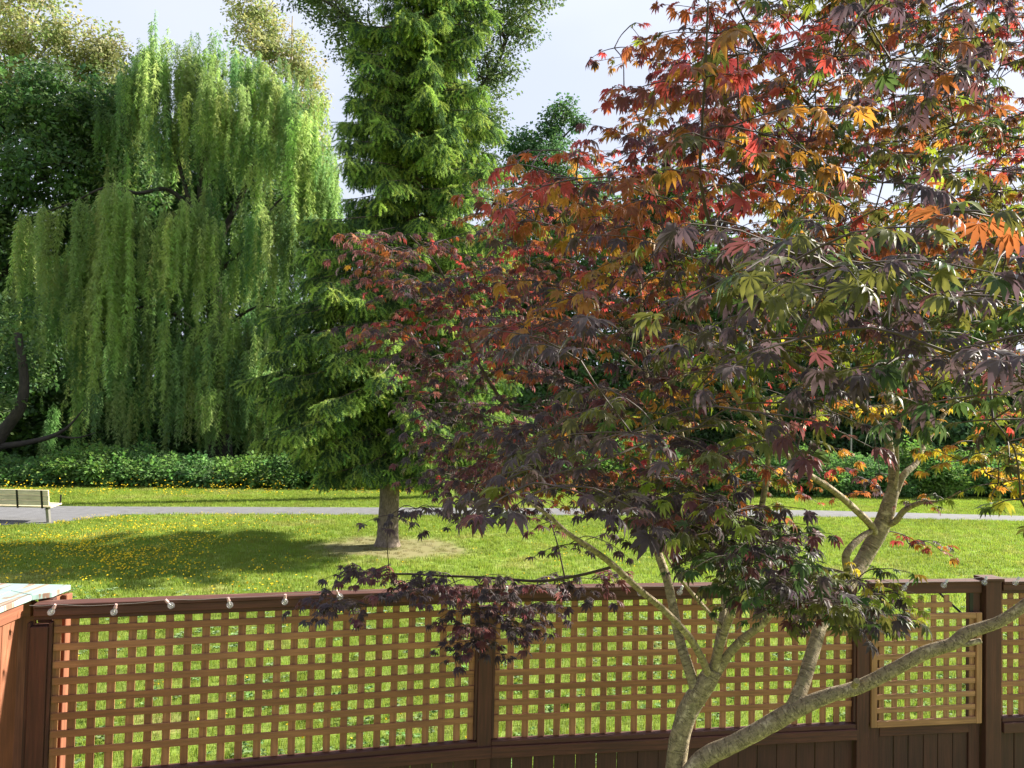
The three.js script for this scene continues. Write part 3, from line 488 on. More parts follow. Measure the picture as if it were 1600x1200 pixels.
// ---------------------------------------------------------------- weeping willow
{
  const b = at(345, 640, 31); b.y = 0;
  const th = thing('weeping_willow', 'large weeping willow with long bright green hanging strands', 'tree', b);
  const q = (x, y, d) => at(x, y, d);
  const limbs = [
    [[345, 760, 31], [340, 600, 31], [335, 450, 31], [320, 300, 31], [318, 240, 31], [330, 190, 31.4], [350, 110, 31.5]], [[336, 470, 31], [300, 330, 30.6], [270, 220, 30.5], [245, 110, 30.3], [235, 75, 30]], [[328, 380, 31], [300, 330, 30.8], [262, 296, 30.4], [215, 302, 29.6], [170, 292, 29.0], [110, 318, 28.8], [50, 338, 28.9]],
    [[330, 400, 31], [380, 300, 31], [410, 230, 30.6], [460, 160, 30.5], [490, 200, 30.2]], [[325, 320, 31], [300, 325, 29.6], [300, 322, 28.6], [285, 330, 28.2]], [[336, 430, 31], [390, 380, 30], [440, 310, 29.4], [470, 310, 29]], [[320, 250, 31], [280, 244, 31], [240, 248, 31]], [[410, 235, 30.6], [455, 245, 30.6]], [[340, 560, 31], [250, 480, 29.5], [160, 500, 29], [100, 520, 29]], [[338, 520, 31], [400, 480, 29.5], [430, 480, 29]]];
  limbs.forEach((l, i) => { const r = i === 0 ? [0.5, 0.42, 0.34, 0.24, 0.14, 0.05] : i < 4 ? [0.15, 0.09, 0.05, 0.02] : [0.09, 0.06, 0.035, 0.015]; const pts = l.map((p) => q(...p).sub(b)); if (i === 0) pts[0].y = -0.05; part(i ? 'limb' : 'trunk', tube(pts, r, 10, 0, 0.12), M.darkBark, th); });
  // one hanging strand segment, 0.8 m: stem plus narrow leaves
  const segment = () => {
    const pos = [], idx = [], pts = [V(0, 0.05, 0), V(gauss() * 0.02, -0.35, gauss() * 0.02), V(gauss() * 0.03, -0.85, gauss() * 0.03)], cv = new THREE.CatmullRomCurve3(pts);
    for (let i = 0; i < 38; i++) {
      const c = cv.getPoint(rnd()), a = rr(0, 6.283), ax = V(Math.cos(a) * 0.95, -rr(0.2, 1.1), Math.sin(a) * 0.95).normalize(), sd = ax.clone().cross(V(gauss(), gauss(), gauss())).normalize(), l = rr(0.10, 0.21), w = l * 0.115, k = pos.length / 3;
      const m = c.clone().addScaledVector(ax, l * 0.4), e = c.clone().addScaledVector(ax, l); e.y -= l * 0.2;
      for (const p of [c, m.clone().addScaledVector(sd, w), m.clone().addScaledVector(sd, -w), e]) pos.push(p.x, p.y, p.z); idx.push(k, k + 1, k + 2, k + 1, k + 3, k + 2);
    }
    const k = pos.length / 3; for (let i = 0; i <= 4; i++) { const p = cv.getPoint(i / 4); pos.push(p.x - 0.004, p.y, p.z, p.x + 0.004, p.y, p.z + 0.003); if (i) idx.push(k + i * 2 - 2, k + i * 2 - 1, k + i * 2, k + i * 2 - 1, k + i * 2 + 1, k + i * 2); }
    return meshFrom(pos, idx);
  };
  const segs = [0, 1, 2, 3].map(segment), lists = segs.map(() => []);
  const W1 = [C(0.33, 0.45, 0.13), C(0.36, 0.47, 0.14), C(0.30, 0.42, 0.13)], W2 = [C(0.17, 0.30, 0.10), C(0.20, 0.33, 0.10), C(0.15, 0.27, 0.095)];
  const strand = (p, len, col) => {
    let c = p.clone(); const drift = V(gauss() * 0.09, 0, gauss() * 0.09), n = Math.max(1, Math.round(len / 0.75));
    for (let i = 0; i < n; i++) {
      const qn = new THREE.Quaternion().setFromEuler(new THREE.Euler(gauss() * 0.08, rr(0, 6.283), gauss() * 0.08)), s = rr(0.85, 1.15) * (i === n - 1 ? 0.8 : 1);
      lists[Math.floor(rnd() * 4)].push([new THREE.Matrix4().compose(c.clone().sub(b), qn, V(s, s, s)), jitter(col, 0.13, 0.06)]); c = c.clone().add(V(drift.x + gauss() * 0.04, -0.74, drift.z + gauss() * 0.04));
    }
  };
  const bundle = (px, py, d, yEnd, cols, n = 10, R = 0.32) => { const p = q(px, py, d), len = (yEnd - py) / F * d, col = jitter(pick(cols), 0.3, 0.08); for (let i = 0; i < n; i++) { const a = rr(0, 6.283), r = R * Math.sqrt(rnd()), arch = r / R; strand(p.clone().add(V(Math.cos(a) * r * 1.3, -arch * arch * 0.55 + gauss() * 0.25, Math.sin(a) * r * 1.3)), len * rr(0.35, 1.0) * (1 - arch * 0.25), col); } };
  const ridge = (pts, yEnd, n, cols, dj = 0.6, cnt = 10) => { for (let i = 0; i < n; i++) { const t = rnd() * (pts.length - 1), k = Math.min(pts.length - 2, Math.floor(t)), f = t - k, a = pts[k], e = pts[k + 1]; bundle(lerp(a[0], e[0], f) + gauss() * 7, lerp(a[1], e[1], f) + gauss() * 14, lerp(a[2], e[2], f) + gauss() * dj * 1.4, lerp(lerp(a[1], e[1], f), yEnd, rr(0.62, 1.12)), cols, cnt - 3, rr(0.14, 0.34)); } };
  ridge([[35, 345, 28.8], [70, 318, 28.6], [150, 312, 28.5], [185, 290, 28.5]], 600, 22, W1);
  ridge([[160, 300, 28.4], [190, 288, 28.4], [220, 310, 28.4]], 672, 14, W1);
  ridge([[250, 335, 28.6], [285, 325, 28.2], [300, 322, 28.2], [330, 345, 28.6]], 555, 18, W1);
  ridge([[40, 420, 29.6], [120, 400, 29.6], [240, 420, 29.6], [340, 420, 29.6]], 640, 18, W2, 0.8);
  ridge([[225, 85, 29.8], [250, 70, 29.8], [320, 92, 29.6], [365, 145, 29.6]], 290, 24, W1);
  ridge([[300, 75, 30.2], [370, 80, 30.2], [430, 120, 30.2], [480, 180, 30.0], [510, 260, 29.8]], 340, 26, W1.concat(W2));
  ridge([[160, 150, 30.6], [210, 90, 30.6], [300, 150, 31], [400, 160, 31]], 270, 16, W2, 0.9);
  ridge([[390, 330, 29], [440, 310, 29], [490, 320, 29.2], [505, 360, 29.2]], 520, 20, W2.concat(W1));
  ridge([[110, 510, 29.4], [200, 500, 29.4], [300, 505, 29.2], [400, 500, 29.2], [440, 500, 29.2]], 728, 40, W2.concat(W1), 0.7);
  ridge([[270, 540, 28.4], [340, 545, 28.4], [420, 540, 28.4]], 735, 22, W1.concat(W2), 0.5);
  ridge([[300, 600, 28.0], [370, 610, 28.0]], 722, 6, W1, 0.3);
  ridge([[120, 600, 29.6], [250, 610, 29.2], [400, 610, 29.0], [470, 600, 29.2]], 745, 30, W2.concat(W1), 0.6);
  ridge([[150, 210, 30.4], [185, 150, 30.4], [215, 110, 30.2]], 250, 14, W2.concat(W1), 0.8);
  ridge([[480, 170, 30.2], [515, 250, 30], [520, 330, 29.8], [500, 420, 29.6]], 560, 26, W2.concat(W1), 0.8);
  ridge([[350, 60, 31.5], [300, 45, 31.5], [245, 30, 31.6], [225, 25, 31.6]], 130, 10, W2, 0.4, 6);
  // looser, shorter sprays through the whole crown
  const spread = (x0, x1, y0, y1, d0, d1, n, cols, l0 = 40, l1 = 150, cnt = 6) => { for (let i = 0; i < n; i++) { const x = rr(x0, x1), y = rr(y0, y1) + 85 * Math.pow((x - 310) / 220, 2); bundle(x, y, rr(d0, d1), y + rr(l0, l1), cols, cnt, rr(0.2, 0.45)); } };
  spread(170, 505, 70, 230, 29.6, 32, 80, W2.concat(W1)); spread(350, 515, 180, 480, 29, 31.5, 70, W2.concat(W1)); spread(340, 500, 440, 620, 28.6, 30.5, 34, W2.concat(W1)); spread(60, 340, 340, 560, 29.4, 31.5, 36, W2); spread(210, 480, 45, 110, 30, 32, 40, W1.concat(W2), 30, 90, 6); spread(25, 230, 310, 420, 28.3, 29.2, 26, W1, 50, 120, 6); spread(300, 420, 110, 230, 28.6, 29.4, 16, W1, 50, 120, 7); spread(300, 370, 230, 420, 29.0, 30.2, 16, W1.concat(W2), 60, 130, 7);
  lists.forEach((l, i) => copies('strands', segs[i], M.willow, l, th));
}

// ---------------------------------------------------------------- spruce on the lawn
{
  const b = spruceBase.clone(), th = thing('spruce_tree', 'tall Norway spruce with drooping boughs standing on the lawn', 'tree', V(b.x, 0, b.z));
  const H = 19, leanX = 0.95, axis = (h) => V(leanX * h / H, h, 0);
  part('trunk', tube([V(0, -0.06, 0), V(0, 0.15, 0), V(0.01, 0.6, 0), V(0.05, 2, 0), axis(6), axis(11), axis(H)], [0.31, 0.235, 0.215, 0.205, 0.15, 0.09, 0.02], 20, 60, 0.10), M.spruceBark, th);
  const twig = (n, L, nl) => {                                     // brush of needles round a drooping shoot with a side shoot or two, along +x
    const pos = [], idx = [];
    const shoot = (p0, d, l, m) => { for (let i = 0; i < m; i++) { const t = rnd(), c = p0.clone().addScaledVector(d, l * t); c.y -= l * 0.18 * t * t; const r = V(gauss(), gauss(), gauss()).cross(d).normalize(), nd = d.clone().multiplyScalar(0.75).addScaledVector(r, 0.75).normalize(), ln = nl * rr(0.7, 1.2), sd = nd.clone().cross(V(gauss(), gauss(), gauss())).normalize().multiplyScalar(0.0055), k = pos.length / 3, e = c.clone().addScaledVector(nd, ln); pos.push(c.x - sd.x, c.y - sd.y, c.z - sd.z, c.x + sd.x, c.y + sd.y, c.z + sd.z, e.x, e.y, e.z); idx.push(k, k + 1, k + 2); } };
    shoot(V(0, 0, 0), V(1, -0.1, 0).normalize(), L, n); shoot(V(L * 0.25, 0, 0), V(0.8, -0.1, 0.6).normalize(), L * 0.55, n * 0.5); shoot(V(L * 0.4, 0, 0), V(0.8, -0.1, -0.6).normalize(), L * 0.5, n * 0.45);
    return meshFrom(pos, idx);
  };
  const twigs = [0, 1, 2].map(() => twig(110, 0.34, 0.044)), lists = twigs.map(() => []), bgs = [];
  const NEW = [C(0.33, 0.47, 0.10), C(0.28, 0.43, 0.10), C(0.38, 0.50, 0.11)], OLD = [C(0.085, 0.16, 0.055), C(0.105, 0.19, 0.06), C(0.07, 0.14, 0.055)];
  const putTwig = (p, d, k, fresh) => { d.normalize(); let s = d.clone().cross(up); if (s.lengthSq() < 0.01) s = V(1, 0, 0).cross(d); s.normalize().applyAxisAngle(d, gauss() * 0.7); const n = s.clone().cross(d), m = new THREE.Matrix4().makeBasis(d, n, s); m.scale(V(k, k, k)); m.setPosition(p); lists[Math.floor(rnd() * 3)].push([m, jitter(pick(fresh ? NEW : OLD), 0.18, 0.08)]); };
  const bough = (h, az, len, dropK = 1) => {
    const o = axis(h), d = V(Math.cos(az), 0, Math.sin(az)), sd = V(-d.z, 0, d.x);
    const rise = h > 8 ? 0.12 : -0.02, sag = (0.28 + 0.10 * rnd()) * dropK;
    const pt = (s) => o.clone().addScaledVector(d, len * s).add(V(0, len * (rise * s - sag * s * s + 0.16 * s * s * s * s), 0));
    bgs.push(tube([pt(0), pt(0.3), pt(0.6), pt(0.85), pt(1)], [0.032 * Math.sqrt(len / 2.5), 0.022, 0.014, 0.006, 0.003], 5, 10));
    for (let s = 0.14; s <= 1.001; s += 0.085 / len) {
      const p = pt(s), reach = (1 - s) * 0.55 * Math.min(1, len / 2) + 0.08, tan = pt(Math.min(1, s + 0.02)).sub(pt(s - 0.02)).normalize();
      for (const side of [-1, 1]) {                                  // side sprays that hang
        const r = reach * rr(0.5, 1.0), e = p.clone().addScaledVector(sd, side * r * 0.8).addScaledVector(d, r * 0.45).add(V(0, -r * 0.35, 0));
        for (let t = 0.1; t <= 1; t += 0.2 / Math.max(0.25, r)) putTwig(p.clone().lerp(e, t).add(V(gauss() * 0.03, -r * 0.2 * t * t, gauss() * 0.03)), sd.clone().multiplyScalar(side * 0.4).addScaledVector(d, 0.45).add(V(gauss() * 0.25, -0.75 + gauss() * 0.3, gauss() * 0.25)), rr(0.75, 1.25), rnd() < (t > 0.55 ? 0.7 : 0.3));
      }
      if (rnd() < 0.8) putTwig(p, V(gauss() * 0.4, -1, gauss() * 0.4).addScaledVector(d, 0.35), rr(0.7, 1.3), rnd() < 0.3);
      if (s > 0.8 || rnd() < 0.25) putTwig(p, tan.clone().add(V(gauss() * 0.3, -0.1 + gauss() * 0.25, gauss() * 0.3)), rr(0.6, 1), rnd() < 0.7);
    }
  };
  const lenAt = (h) => (h < 3 ? lerp(1.35, 2.75, (h - 1.5) / 1.5) : lerp(2.8, 0.2, Math.pow((h - 3) / (H - 3), 0.92)));
  for (let h = 1.8; h < H - 0.5; h += 0.33) { const n = 7, a0 = rr(0, 6.283); for (let k = 0; k < n; k++) bough(h + rr(-0.12, 0.12), a0 + k / n * 6.283 + gauss() * 0.25, lenAt(h) * rr(0.6, 1.14), h < 2.6 ? 0.8 : h < 5 ? 1.15 : 1); }
  for (const [h, az, l] of [[4.6, 2.5, 2.9], [4.0, 2.3, 2.9], [3.6, 2.6, 2.8], [3.9, 2.9, 2.8], [5.3, 2.6, 2.9], [3.2, 2.1, 3.0], [4.9, 2.2, 2.9], [5.6, 2.9, 2.8], [4.3, 2.75, 3.2], [3.6, 1.9, 2.9], [3.1, 2.45, 2.6], [4.5, 1.9, 2.7], [6.0, 2.4, 2.4], [5.0, 2.0, 2.7], [5.8, 2.1, 2.5], [2.6, 2.5, 2.1], [2.4, 2.9, 2.0], [2.5, 2.1, 2.1], [2.8, 3.2, 2.2]]) bough(h, az, l, 1.1);
  part('boughs', mergeGeometries(bgs), M.spruceBark, th, true);
  lists.forEach((l, i) => copies('needles', twigs[i], M.needle, l, th));
}

// ---------------------------------------------------------------- Japanese maple in front of the fence
{
  const base = at(1052, 1262, 3.72); base.y = 0;
  const th = thing('japanese_maple', 'purple and red leaved Japanese maple with several pale stems before the fence', 'tree', base);
  const nodes = [];                                               // points that twigs may start from: [point, radius]
  const R = (w, d) => 0.76 * w / 2 * d / F;                              // width in the picture -> radius
  const limb = (name, l, sides = 14, wob = 0.16, mat = M.mapleBark) => {             // [px, py, depth, width in px]
    const pts = l.map(([x, y, d]) => at(x, y, d)), rad = l.map(([, , d, w]) => R(w, d));
    const cv = new THREE.CatmullRomCurve3(pts, false, 'centripetal'); const n = Math.max(6, Math.round(cv.getLength() / 0.08));
    for (let i = Math.floor(n * 0.25); i <= n; i++) { const t = i / n, f = t * (rad.length - 1), k = Math.min(rad.length - 2, Math.floor(f)); nodes.push([cv.getPoint(t), lerp(rad[k], rad[k + 1], f - k)]); }
    return part(name, tube(pts.map((p) => p.clone().sub(base)), rad, sides, Math.max(14, l.length * 7), wob), mat, th);
  };
  const foot = toPx(base);
  limb('trunk', [[foot[0], foot[1], 3.72, 66], [1052, 1300, 3.72, 48], [1056, 1200, 3.72, 41], [1064, 1145, 3.71, 40], [1081, 1100, 3.70, 41], [1102, 1068, 3.68, 41], [1117, 1045, 3.67, 34]], 18);
  limb('branch', [[1088, 1085, 3.69, 22], [1076, 1045, 3.70, 21], [1062, 1000, 3.75, 20], [1052, 950, 3.8, 19], [1042, 905, 3.85, 18], [1024, 850, 3.9, 16], [1012, 780, 3.9, 13], [1016, 660, 3.9, 11], [1008, 560, 3.9, 8], [1000, 440, 3.9, 5]]);
  limb('branch', [[1108, 1056, 3.66, 16], [1096, 1028, 3.6, 15], [1074, 992, 3.52, 14.5], [1036, 952, 3.45, 14], [1000, 922, 3.4, 13.5], [960, 885, 3.35, 13], [925, 858, 3.3, 12], [890, 835, 3.25, 10], [850, 800, 3.2, 7], [800, 770, 3.2, 5]]);
  limb('branch', [[1112, 1055, 3.68, 18], [1122, 1010, 3.72, 17], [1130, 960, 3.8, 16], [1134, 920, 3.85, 14], [1110, 850, 3.9, 12], [1080, 740, 3.95, 10], [1050, 640, 4.0, 8], [960, 540, 4.1, 6], [880, 470, 4.1, 4]]);
  limb('branch', [[1116, 1050, 3.66, 20], [1124, 1010, 3.62, 19], [1136, 975, 3.58, 18], [1150, 935, 3.5, 16], [1165, 870, 3.4, 14], [1190, 790, 3.2, 12], [1200, 700, 3.0, 10], [1180, 600, 2.8, 8]]);
  limb('branch', [[1130, 982, 3.6, 9], [1112, 962, 3.58, 8.5], [1084, 930, 3.55, 8], [1060, 900, 3.5, 6], [1030, 850, 3.45, 4]], 9);
  limb('branch', [[1122, 1048, 3.66, 19], [1142, 1018, 3.62, 18], [1164, 996, 3.58, 17], [1190, 976, 3.52, 15], [1230, 930, 3.4, 11], [1280, 890, 3.3, 8], [1340, 900, 3.2, 5]]);
  limb('limb', [[foot[0] + 10, foot[1] - 30, 3.7, 50], [1060, 1265, 3.66, 40], [1090, 1193, 3.62, 36], [1150, 1160, 3.58, 35], [1210, 1128, 3.55, 35], [1236, 1112, 3.53, 33], [1300, 1085, 3.5, 28], [1340, 1074, 3.48, 27], [1400, 1044, 3.45, 26], [1450, 1018, 3.42, 26], [1490, 1005, 3.4, 25], [1510, 990, 3.4, 26], [1560, 972, 3.36, 22], [1600, 946, 3.33, 21], [1680, 880, 3.3, 19], [1760, 780, 3.2, 15], [1800, 640, 3.0, 10], [1790, 480, 2.8, 6]], 16);
  limb('stub', [[1486, 1004, 3.4, 12], [1508, 1006, 3.395, 12], [1533, 1001, 3.38, 11]], 10, 0.05);
  limb('stub', [[1333, 1074, 3.48, 14], [1338, 1066, 3.43, 13], [1339, 1064, 3.41, 12]], 10, 0.05);
  limb('limb', [[1236, 1112, 3.53, 30], [1254, 1070, 3.58, 27], [1268, 1025, 3.65, 26], [1288, 965, 3.75, 27], [1330, 905, 3.9, 30], [1356, 862, 3.98, 32], [1376, 825, 4.0, 33], [1388, 790, 4.0, 30], [1396, 760, 4.0, 22], [1394, 720, 4.0, 17], [1388, 688, 4.0, 16], [1390, 600, 3.95, 14], [1410, 450, 3.8, 11], [1425, 300, 3.6, 8], [1450, 120, 3.4, 5]], 14);
  limb('branch', [[1370, 838, 3.99, 16], [1362, 822, 3.95, 15], [1334, 794, 3.8, 14], [1300, 765, 3.6, 13], [1255, 735, 3.4, 12], [1200, 680, 3.1, 11], [1150, 620, 2.9, 10], [1110, 540, 2.8, 8], [1060, 440, 2.7, 5]]);
  limb('branch', [[1330, 905, 3.9, 18], [1322, 868, 3.85, 16], [1345, 840, 3.9, 13], [1360, 830, 3.95, 11]], 10);
  limb('branch', [[1398, 775, 4.0, 14], [1410, 745, 4.0, 13], [1430, 725, 4.05, 12], [1442, 700, 4.1, 10], [1480, 640, 4.2, 7], [1540, 540, 4.2, 5]]);
  limb('branch', [[1395, 780, 4.0, 9], [1402, 740, 3.95, 8], [1402, 690, 3.9, 8], [1440, 560, 3.7, 6], [1520, 400, 3.4, 5]]);
  limb('branch', [[1380, 822, 4.0, 14], [1398, 815, 3.95, 13], [1415, 796, 3.9, 12], [1440, 785, 3.85, 9], [1470, 783, 3.8, 5], [1500, 768, 3.7, 3]], 9);
  // thin forward stems that carry the near leaves
  limb('branch', [[1388, 690, 4.0, 12], [1340, 625, 3.2, 14], [1290, 590, 2.7, 13], [1240, 570, 2.3, 12], [1218, 540, 2.1, 11], [1175, 470, 1.95, 9.5], [1135, 405, 1.85, 9], [1105, 335, 1.78, 8], [1094, 270, 1.74, 7], [1097, 200, 1.7, 6], [1103, 90, 1.66, 5], [1108, -40, 1.62, 3]], 9, 0.05, M.stem);
  limb('branch', [[1800, 640, 3.0, 7], [1740, 560, 2.3, 7], [1640, 480, 1.8, 6.5], [1520, 440, 1.5, 5.5], [1400, 420, 1.4, 4.5], [1300, 380, 1.35, 3]], 9, 0.05, M.stem);
  limb('branch', [[1200, 690, 3.0, 6], [1130, 665, 2.3, 6], [1040, 680, 1.95, 5.5], [940, 720, 1.75, 4.5], [850, 745, 1.65, 3]], 9, 0.05, M.stem);
  limb('branch', [[1016, 660, 3.9, 8], [900, 640, 4.0, 8], [800, 640, 4.1, 8], [770, 605, 4.1, 7], [735, 540, 4.1, 6], [710, 470, 4.1, 5], [680, 410, 4.1, 4], [640, 368, 4.1, 3]], 8, 0.05, M.stem);
  limb('branch', [[960, 885, 3.35, 6], [900, 900, 3.7, 6], [840, 908, 4.0, 6], [770, 903, 4.2, 5], [700, 900, 4.3, 5], [620, 897, 4.35, 4], [560, 905, 4.35, 3]], 8, 0.05, M.stem);
  limb('branch', [[1425, 300, 3.6, 6], [1350, 240, 3.2, 6], [1260, 160, 2.9, 6], [1180, 60, 2.7, 5], [1120, -60, 2.6, 3]], 8, 0.05, M.stem);

  // leaf: seven pointed lobes, each folded along its midrib, tips drooping; +x is the middle lobe, y up
  const leafGeo = (drop, fold, id) => {
    const pos = [], idx = [], lobes = [[0, 1], [27, 0.97], [-27, 0.94], [58, 0.76], [-58, 0.78], [98, 0.42], [-98, 0.40]];
    for (const [deg0, l0] of lobes) {
      const deg = deg0 + gauss() * 5, l = l0 * rr(0.86, 1.08), bend = gauss() * 0.10, lag = gauss() * 0.12, a = deg * Math.PI / 180, ca = Math.cos(a), sa = Math.sin(a), w = 0.145 * Math.pow(l, 0.6), k = pos.length / 3;
      const P = (t, s, lift) => { const x = t * l * (1 - 0.22 * drop * t), y = lift - drop * (1 + lag) * Math.pow(t * l, 2) * (0.8 + 0.3 * Math.abs(sa)), q = s + bend * t * t * l; pos.push(ca * x - sa * q, y, sa * x + ca * q); };
      P(0, 0, 0); P(0.36, w * 0.8, fold * 0.6); P(0.36, -w * 0.8, fold * 0.6); P(0.36, 0, 0); P(0.62, w * 0.85, fold); P(0.62, -w * 0.85, fold); P(0.62, 0, 0); P(1, 0, 0.0);
      idx.push(k, k + 3, k + 1, k, k + 2, k + 3, k + 1, k + 3, k + 6, k + 1, k + 6, k + 4, k + 3, k + 2, k + 5, k + 3, k + 5, k + 6, k + 4, k + 6, k + 7, k + 6, k + 5, k + 7);
    }
    const k = pos.length / 3; pos.push(0, 0, -0.018, 0, 0, 0.018, -0.35, 0.02, 0.014, -0.35, 0.02, -0.014); idx.push(k, k + 1, k + 2, k, k + 2, k + 3);
    return meshFrom(pos, idx);
  };
  const leafGeos = [leafGeo(0.2, 0.055, 1), leafGeo(0.42, 0.075, 2), leafGeo(0.7, 0.05, 3), leafGeo(0.95, 0.08, 4), leafGeo(0.5, 0.10, 5)];
  const leafM = (c) => new THREE.MeshPhysicalMaterial({ color: c, roughness: 1, transmission: 0.58, thickness: 0, clearcoat: 0.55, clearcoatRoughness: 0.42, side: THREE.DoubleSide, specularIntensity: 0.3 });
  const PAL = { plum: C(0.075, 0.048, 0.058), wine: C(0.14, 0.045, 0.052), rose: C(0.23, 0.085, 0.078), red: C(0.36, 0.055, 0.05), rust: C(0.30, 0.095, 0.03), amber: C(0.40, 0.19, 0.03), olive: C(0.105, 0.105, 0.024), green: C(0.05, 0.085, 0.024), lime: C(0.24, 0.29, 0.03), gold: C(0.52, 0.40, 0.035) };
  const palMats = Object.fromEntries(Object.entries(PAL).map(([k, c]) => [k, [leafM(c), leafM(c.clone().multiplyScalar(0.75)), leafM(c.clone().multiplyScalar(1.2))]]));
  const leaves = [], twigGeos = [];
  const mixOf = (w) => { const e = Object.entries(w); let s = rnd() * e.reduce((a, [, v]) => a + v, 0); for (const [k, v] of e) if ((s -= v) <= 0) return k; return e[0][0]; };
  const near0 = V();
  function spray(p, dir, mix, o = {}) {
    const main = mixOf(mix), nt = o.twigs ?? 4, len = o.len ?? 0.26, sz = o.size ?? (p.distanceTo(camera.position) > 3.2 ? 0.043 : 0.049);
    for (let i = 0; i < nt; i++) {
      const fan = nt > 1 ? lerp(-1.15, 1.15, i / (nt - 1)) + gauss() * 0.2 : 0, d = dir.clone().applyAxisAngle(up, fan), L = len * rr(0.65, 1.15), tw = V(gauss() * 0.08, rr(-0.5, 0.3), gauss() * 0.08);
      const e = p.clone().addScaledVector(d, L).addScaledVector(tw, L), m = p.clone().lerp(e, 0.5).add(V(0, L * 0.08, 0));
      twigGeos.push(tube([p, m, e].map((x) => x.clone().sub(base)), [0.0022, 0.0016, 0.001], 4, 4));
      const side = V(-d.z, 0, d.x), nn = Math.max(2, Math.round(L / 0.062));
      for (let k = 1; k <= nn; k++) {
        const t = k / nn, c = t < 0.5 ? p.clone().lerp(m, t * 2) : m.clone().lerp(e, t * 2 - 1);
        for (const s of k === nn ? [-1, 0, 1] : [-1, 1]) {
          if (rnd() < 0.1) continue;
          const ax = d.clone().multiplyScalar(s ? 0.6 : 1).addScaledVector(side, s * 0.8).add(V(gauss() * 0.3, rr(-0.95, 0.05), gauss() * 0.35)).normalize(), nor = V(gauss() * 0.5, 1, gauss() * 0.5).addScaledVector(ax, -ax.y).normalize();
          const zz = ax.clone().cross(nor).normalize(), yy = zz.clone().cross(ax), size = sz * rr(0.6, 1.22), pos = c.clone().addScaledVector(ax, size * 0.38);
          const mtx = new THREE.Matrix4().makeBasis(ax, yy, zz); mtx.scale(V(size, size, size)); mtx.setPosition(pos.clone().sub(base));
          leaves.push({ mtx, key: rnd() < 0.6 ? main : mixOf(mix), geo: Math.floor(rnd() * 5), pos, size });
        }
      }
    }
  }
  const clumps = [];
  const add = (px, py, d, mix, o = {}) => clumps.push({ p: at(px, py, d), mix, o });
  // leaf colour mixes by place in the crown, with backlit glow painted in
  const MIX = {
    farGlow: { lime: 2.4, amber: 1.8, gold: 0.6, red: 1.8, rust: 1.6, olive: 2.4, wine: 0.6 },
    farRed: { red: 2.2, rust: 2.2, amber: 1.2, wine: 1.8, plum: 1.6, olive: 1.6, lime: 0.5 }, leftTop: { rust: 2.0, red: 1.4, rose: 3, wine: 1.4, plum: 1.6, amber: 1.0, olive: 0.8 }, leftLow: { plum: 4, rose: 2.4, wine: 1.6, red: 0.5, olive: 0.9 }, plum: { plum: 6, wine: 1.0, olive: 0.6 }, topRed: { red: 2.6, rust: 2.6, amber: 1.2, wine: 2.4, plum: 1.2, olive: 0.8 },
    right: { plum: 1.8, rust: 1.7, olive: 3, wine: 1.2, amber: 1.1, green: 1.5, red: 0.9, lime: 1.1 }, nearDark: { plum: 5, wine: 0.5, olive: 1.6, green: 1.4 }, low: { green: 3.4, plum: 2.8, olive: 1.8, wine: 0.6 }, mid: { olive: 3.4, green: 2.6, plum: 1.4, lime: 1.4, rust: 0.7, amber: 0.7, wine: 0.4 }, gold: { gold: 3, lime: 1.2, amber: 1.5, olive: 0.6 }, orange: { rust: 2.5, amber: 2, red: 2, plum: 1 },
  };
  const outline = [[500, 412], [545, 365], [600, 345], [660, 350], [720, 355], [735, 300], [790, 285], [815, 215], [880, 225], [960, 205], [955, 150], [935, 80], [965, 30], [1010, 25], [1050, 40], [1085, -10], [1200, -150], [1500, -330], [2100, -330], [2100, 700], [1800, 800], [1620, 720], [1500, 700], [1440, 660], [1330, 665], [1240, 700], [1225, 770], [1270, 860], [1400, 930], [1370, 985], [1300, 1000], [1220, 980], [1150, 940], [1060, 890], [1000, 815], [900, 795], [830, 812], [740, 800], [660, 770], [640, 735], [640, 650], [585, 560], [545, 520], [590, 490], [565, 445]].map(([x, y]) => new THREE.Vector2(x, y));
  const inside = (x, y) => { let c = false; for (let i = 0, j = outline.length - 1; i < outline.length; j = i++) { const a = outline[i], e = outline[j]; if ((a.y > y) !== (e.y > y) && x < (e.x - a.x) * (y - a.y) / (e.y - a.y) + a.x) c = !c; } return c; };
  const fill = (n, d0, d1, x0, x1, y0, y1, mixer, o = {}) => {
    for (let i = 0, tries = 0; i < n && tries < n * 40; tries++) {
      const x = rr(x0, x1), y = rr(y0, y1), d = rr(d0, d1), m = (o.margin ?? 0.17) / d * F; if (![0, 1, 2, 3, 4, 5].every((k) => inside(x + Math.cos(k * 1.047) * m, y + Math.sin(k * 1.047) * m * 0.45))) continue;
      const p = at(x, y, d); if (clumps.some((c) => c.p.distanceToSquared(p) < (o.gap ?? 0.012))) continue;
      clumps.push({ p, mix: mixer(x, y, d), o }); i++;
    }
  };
  const zone = (x, y, d) => {  // far and top leaves get the mixes that carry painted backlight
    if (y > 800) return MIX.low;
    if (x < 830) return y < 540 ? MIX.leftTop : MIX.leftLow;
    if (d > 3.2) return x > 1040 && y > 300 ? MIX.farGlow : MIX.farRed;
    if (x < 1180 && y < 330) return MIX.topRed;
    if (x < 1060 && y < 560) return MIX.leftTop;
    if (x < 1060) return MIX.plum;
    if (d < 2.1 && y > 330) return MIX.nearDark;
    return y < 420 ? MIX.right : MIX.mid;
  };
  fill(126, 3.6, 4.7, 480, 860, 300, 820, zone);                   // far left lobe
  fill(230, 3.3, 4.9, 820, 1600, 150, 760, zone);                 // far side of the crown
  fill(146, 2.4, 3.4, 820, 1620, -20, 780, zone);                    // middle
  fill(44, 1.7, 2.4, 850, 1640, -20, 760, zone, { twigs: 3 });    // near
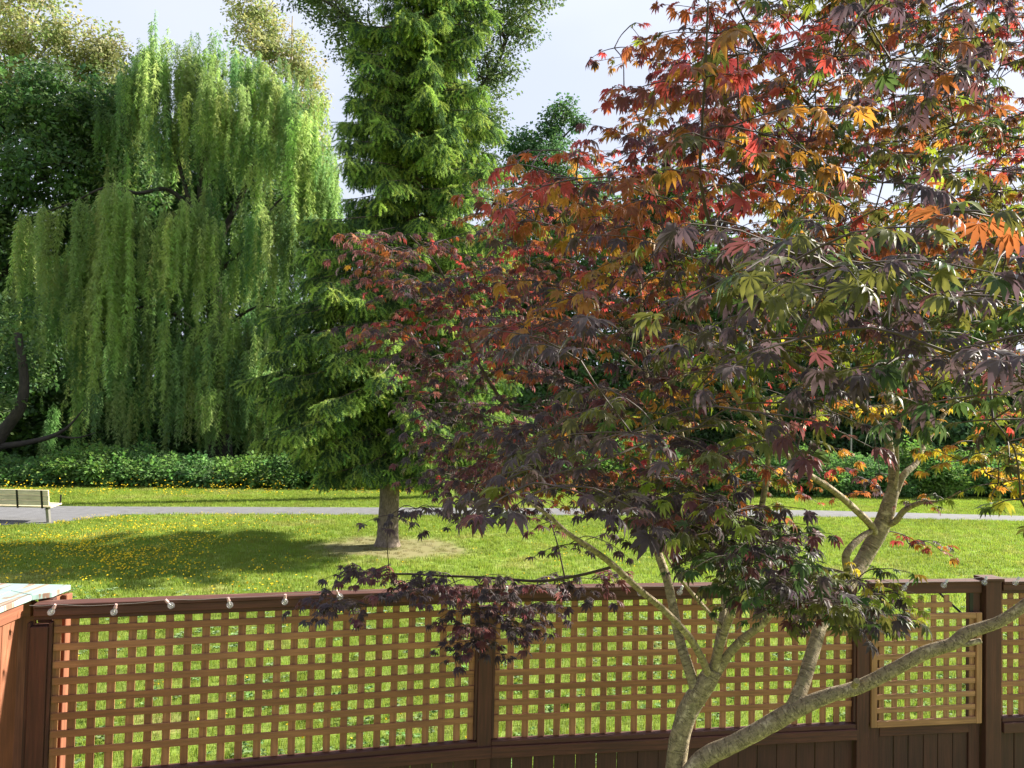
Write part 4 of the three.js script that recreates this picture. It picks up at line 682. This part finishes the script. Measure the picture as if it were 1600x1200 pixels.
  fill(30, 1.1, 1.9, 1180, 1660, 300, 690, zone, { twigs: 3, len: 0.2 });
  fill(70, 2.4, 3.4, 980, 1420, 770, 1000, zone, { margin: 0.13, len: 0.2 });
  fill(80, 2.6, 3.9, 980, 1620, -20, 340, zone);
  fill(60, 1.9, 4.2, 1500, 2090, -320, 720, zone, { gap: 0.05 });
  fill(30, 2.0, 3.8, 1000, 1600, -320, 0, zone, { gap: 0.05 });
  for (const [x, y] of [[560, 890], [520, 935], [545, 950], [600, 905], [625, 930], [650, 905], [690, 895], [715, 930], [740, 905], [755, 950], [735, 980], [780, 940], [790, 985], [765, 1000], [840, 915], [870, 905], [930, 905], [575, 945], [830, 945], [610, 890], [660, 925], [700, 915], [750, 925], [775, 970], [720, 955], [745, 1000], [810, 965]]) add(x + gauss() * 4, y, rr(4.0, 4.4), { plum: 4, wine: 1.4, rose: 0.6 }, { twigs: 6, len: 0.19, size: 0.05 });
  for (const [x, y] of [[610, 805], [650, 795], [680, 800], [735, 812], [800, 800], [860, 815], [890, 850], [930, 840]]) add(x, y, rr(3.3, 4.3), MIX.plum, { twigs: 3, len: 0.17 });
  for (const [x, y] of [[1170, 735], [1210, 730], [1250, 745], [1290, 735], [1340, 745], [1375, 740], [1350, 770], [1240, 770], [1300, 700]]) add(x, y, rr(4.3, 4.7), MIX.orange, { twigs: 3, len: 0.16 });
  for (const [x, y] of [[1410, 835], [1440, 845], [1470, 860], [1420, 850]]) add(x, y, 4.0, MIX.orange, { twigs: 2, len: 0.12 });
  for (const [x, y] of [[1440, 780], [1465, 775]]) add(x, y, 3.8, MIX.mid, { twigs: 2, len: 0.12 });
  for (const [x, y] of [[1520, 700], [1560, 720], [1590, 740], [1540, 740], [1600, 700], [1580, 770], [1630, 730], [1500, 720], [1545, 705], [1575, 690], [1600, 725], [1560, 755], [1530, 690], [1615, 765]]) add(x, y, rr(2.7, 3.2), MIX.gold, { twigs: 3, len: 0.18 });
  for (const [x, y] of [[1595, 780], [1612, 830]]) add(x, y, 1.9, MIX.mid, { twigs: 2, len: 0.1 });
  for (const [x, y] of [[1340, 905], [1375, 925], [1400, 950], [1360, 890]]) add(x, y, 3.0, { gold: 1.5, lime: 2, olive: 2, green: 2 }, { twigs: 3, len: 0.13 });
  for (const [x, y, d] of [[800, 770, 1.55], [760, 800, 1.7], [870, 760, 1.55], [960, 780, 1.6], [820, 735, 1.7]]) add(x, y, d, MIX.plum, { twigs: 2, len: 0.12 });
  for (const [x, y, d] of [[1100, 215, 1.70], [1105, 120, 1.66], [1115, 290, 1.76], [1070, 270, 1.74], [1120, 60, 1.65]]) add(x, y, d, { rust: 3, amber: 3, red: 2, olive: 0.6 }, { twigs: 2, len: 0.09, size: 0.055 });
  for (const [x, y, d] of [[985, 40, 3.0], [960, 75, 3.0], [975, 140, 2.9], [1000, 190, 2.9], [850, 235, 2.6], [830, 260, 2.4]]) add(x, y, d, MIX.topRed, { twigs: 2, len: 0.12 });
  // grow twigs: nearest clump first, from the closest wood already there
  const todo = clumps.slice(), best = todo.map((c) => { let b = [1e9, null]; for (const n of nodes) { const dd = n[0].distanceTo(c.p) + Math.max(0, n[0].y - c.p.y) * 0.6; if (dd < b[0]) b = [dd, n]; } return b; });
  while (todo.length) {
    let k = 0; for (let i = 1; i < todo.length; i++) if (best[i][0] < best[k][0]) k = i;
    const c = todo[k], [, from] = best[k]; todo.splice(k, 1); best.splice(k, 1);
    const a = from[0], L = a.distanceTo(c.p), r0 = Math.min(from[1] * 0.7, 0.0035 + L * 0.006), m = a.clone().lerp(c.p, 0.5).add(V(gauss() * 0.1 * L, 0.1 * L + gauss() * 0.05 * L, gauss() * 0.1 * L));
    twigGeos.push(tube([a, m, c.p].map((x) => x.clone().sub(base)), [r0, r0 * 0.75, 0.0025], 5, 6));
    const fresh = [[m, r0 * 0.7], [c.p, 0.004]]; fresh.forEach((n) => todo.forEach((t, i) => { const dd = n[0].distanceTo(t.p) + Math.max(0, n[0].y - t.p.y) * 0.6; if (dd < best[i][0]) best[i] = [dd, n]; }));
    const out = c.p.clone().sub(a); out.y = 0; if (out.lengthSq() < 1e-4) out.set(gauss(), 0, gauss()); out.normalize().applyAxisAngle(up, gauss() * 0.4);
    spray(c.p, out, c.mix, c.o);
  }
  part('twigs', mergeGeometries(twigGeos), M.twig, th, true);
  // the 300 leaves that show largest are meshes of their own, the rest one copy list per leaf shape
  leaves.forEach((l) => { const [x, y, d] = toPx(l.pos); l.show = x > 10 && x < 1590 && y > 10 && y < 1190 && d > 0.3 ? l.size / d : 0; });
  leaves.sort((a, b) => b.show - a.show);
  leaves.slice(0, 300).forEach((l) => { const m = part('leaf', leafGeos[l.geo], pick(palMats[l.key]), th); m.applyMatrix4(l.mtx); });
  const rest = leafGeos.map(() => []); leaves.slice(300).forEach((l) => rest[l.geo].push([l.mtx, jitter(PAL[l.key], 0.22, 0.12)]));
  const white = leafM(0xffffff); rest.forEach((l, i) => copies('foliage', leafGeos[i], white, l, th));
  console.log('maple leaves', leaves.length, 'clumps', clumps.length);
}

renderer.render(scene, camera);
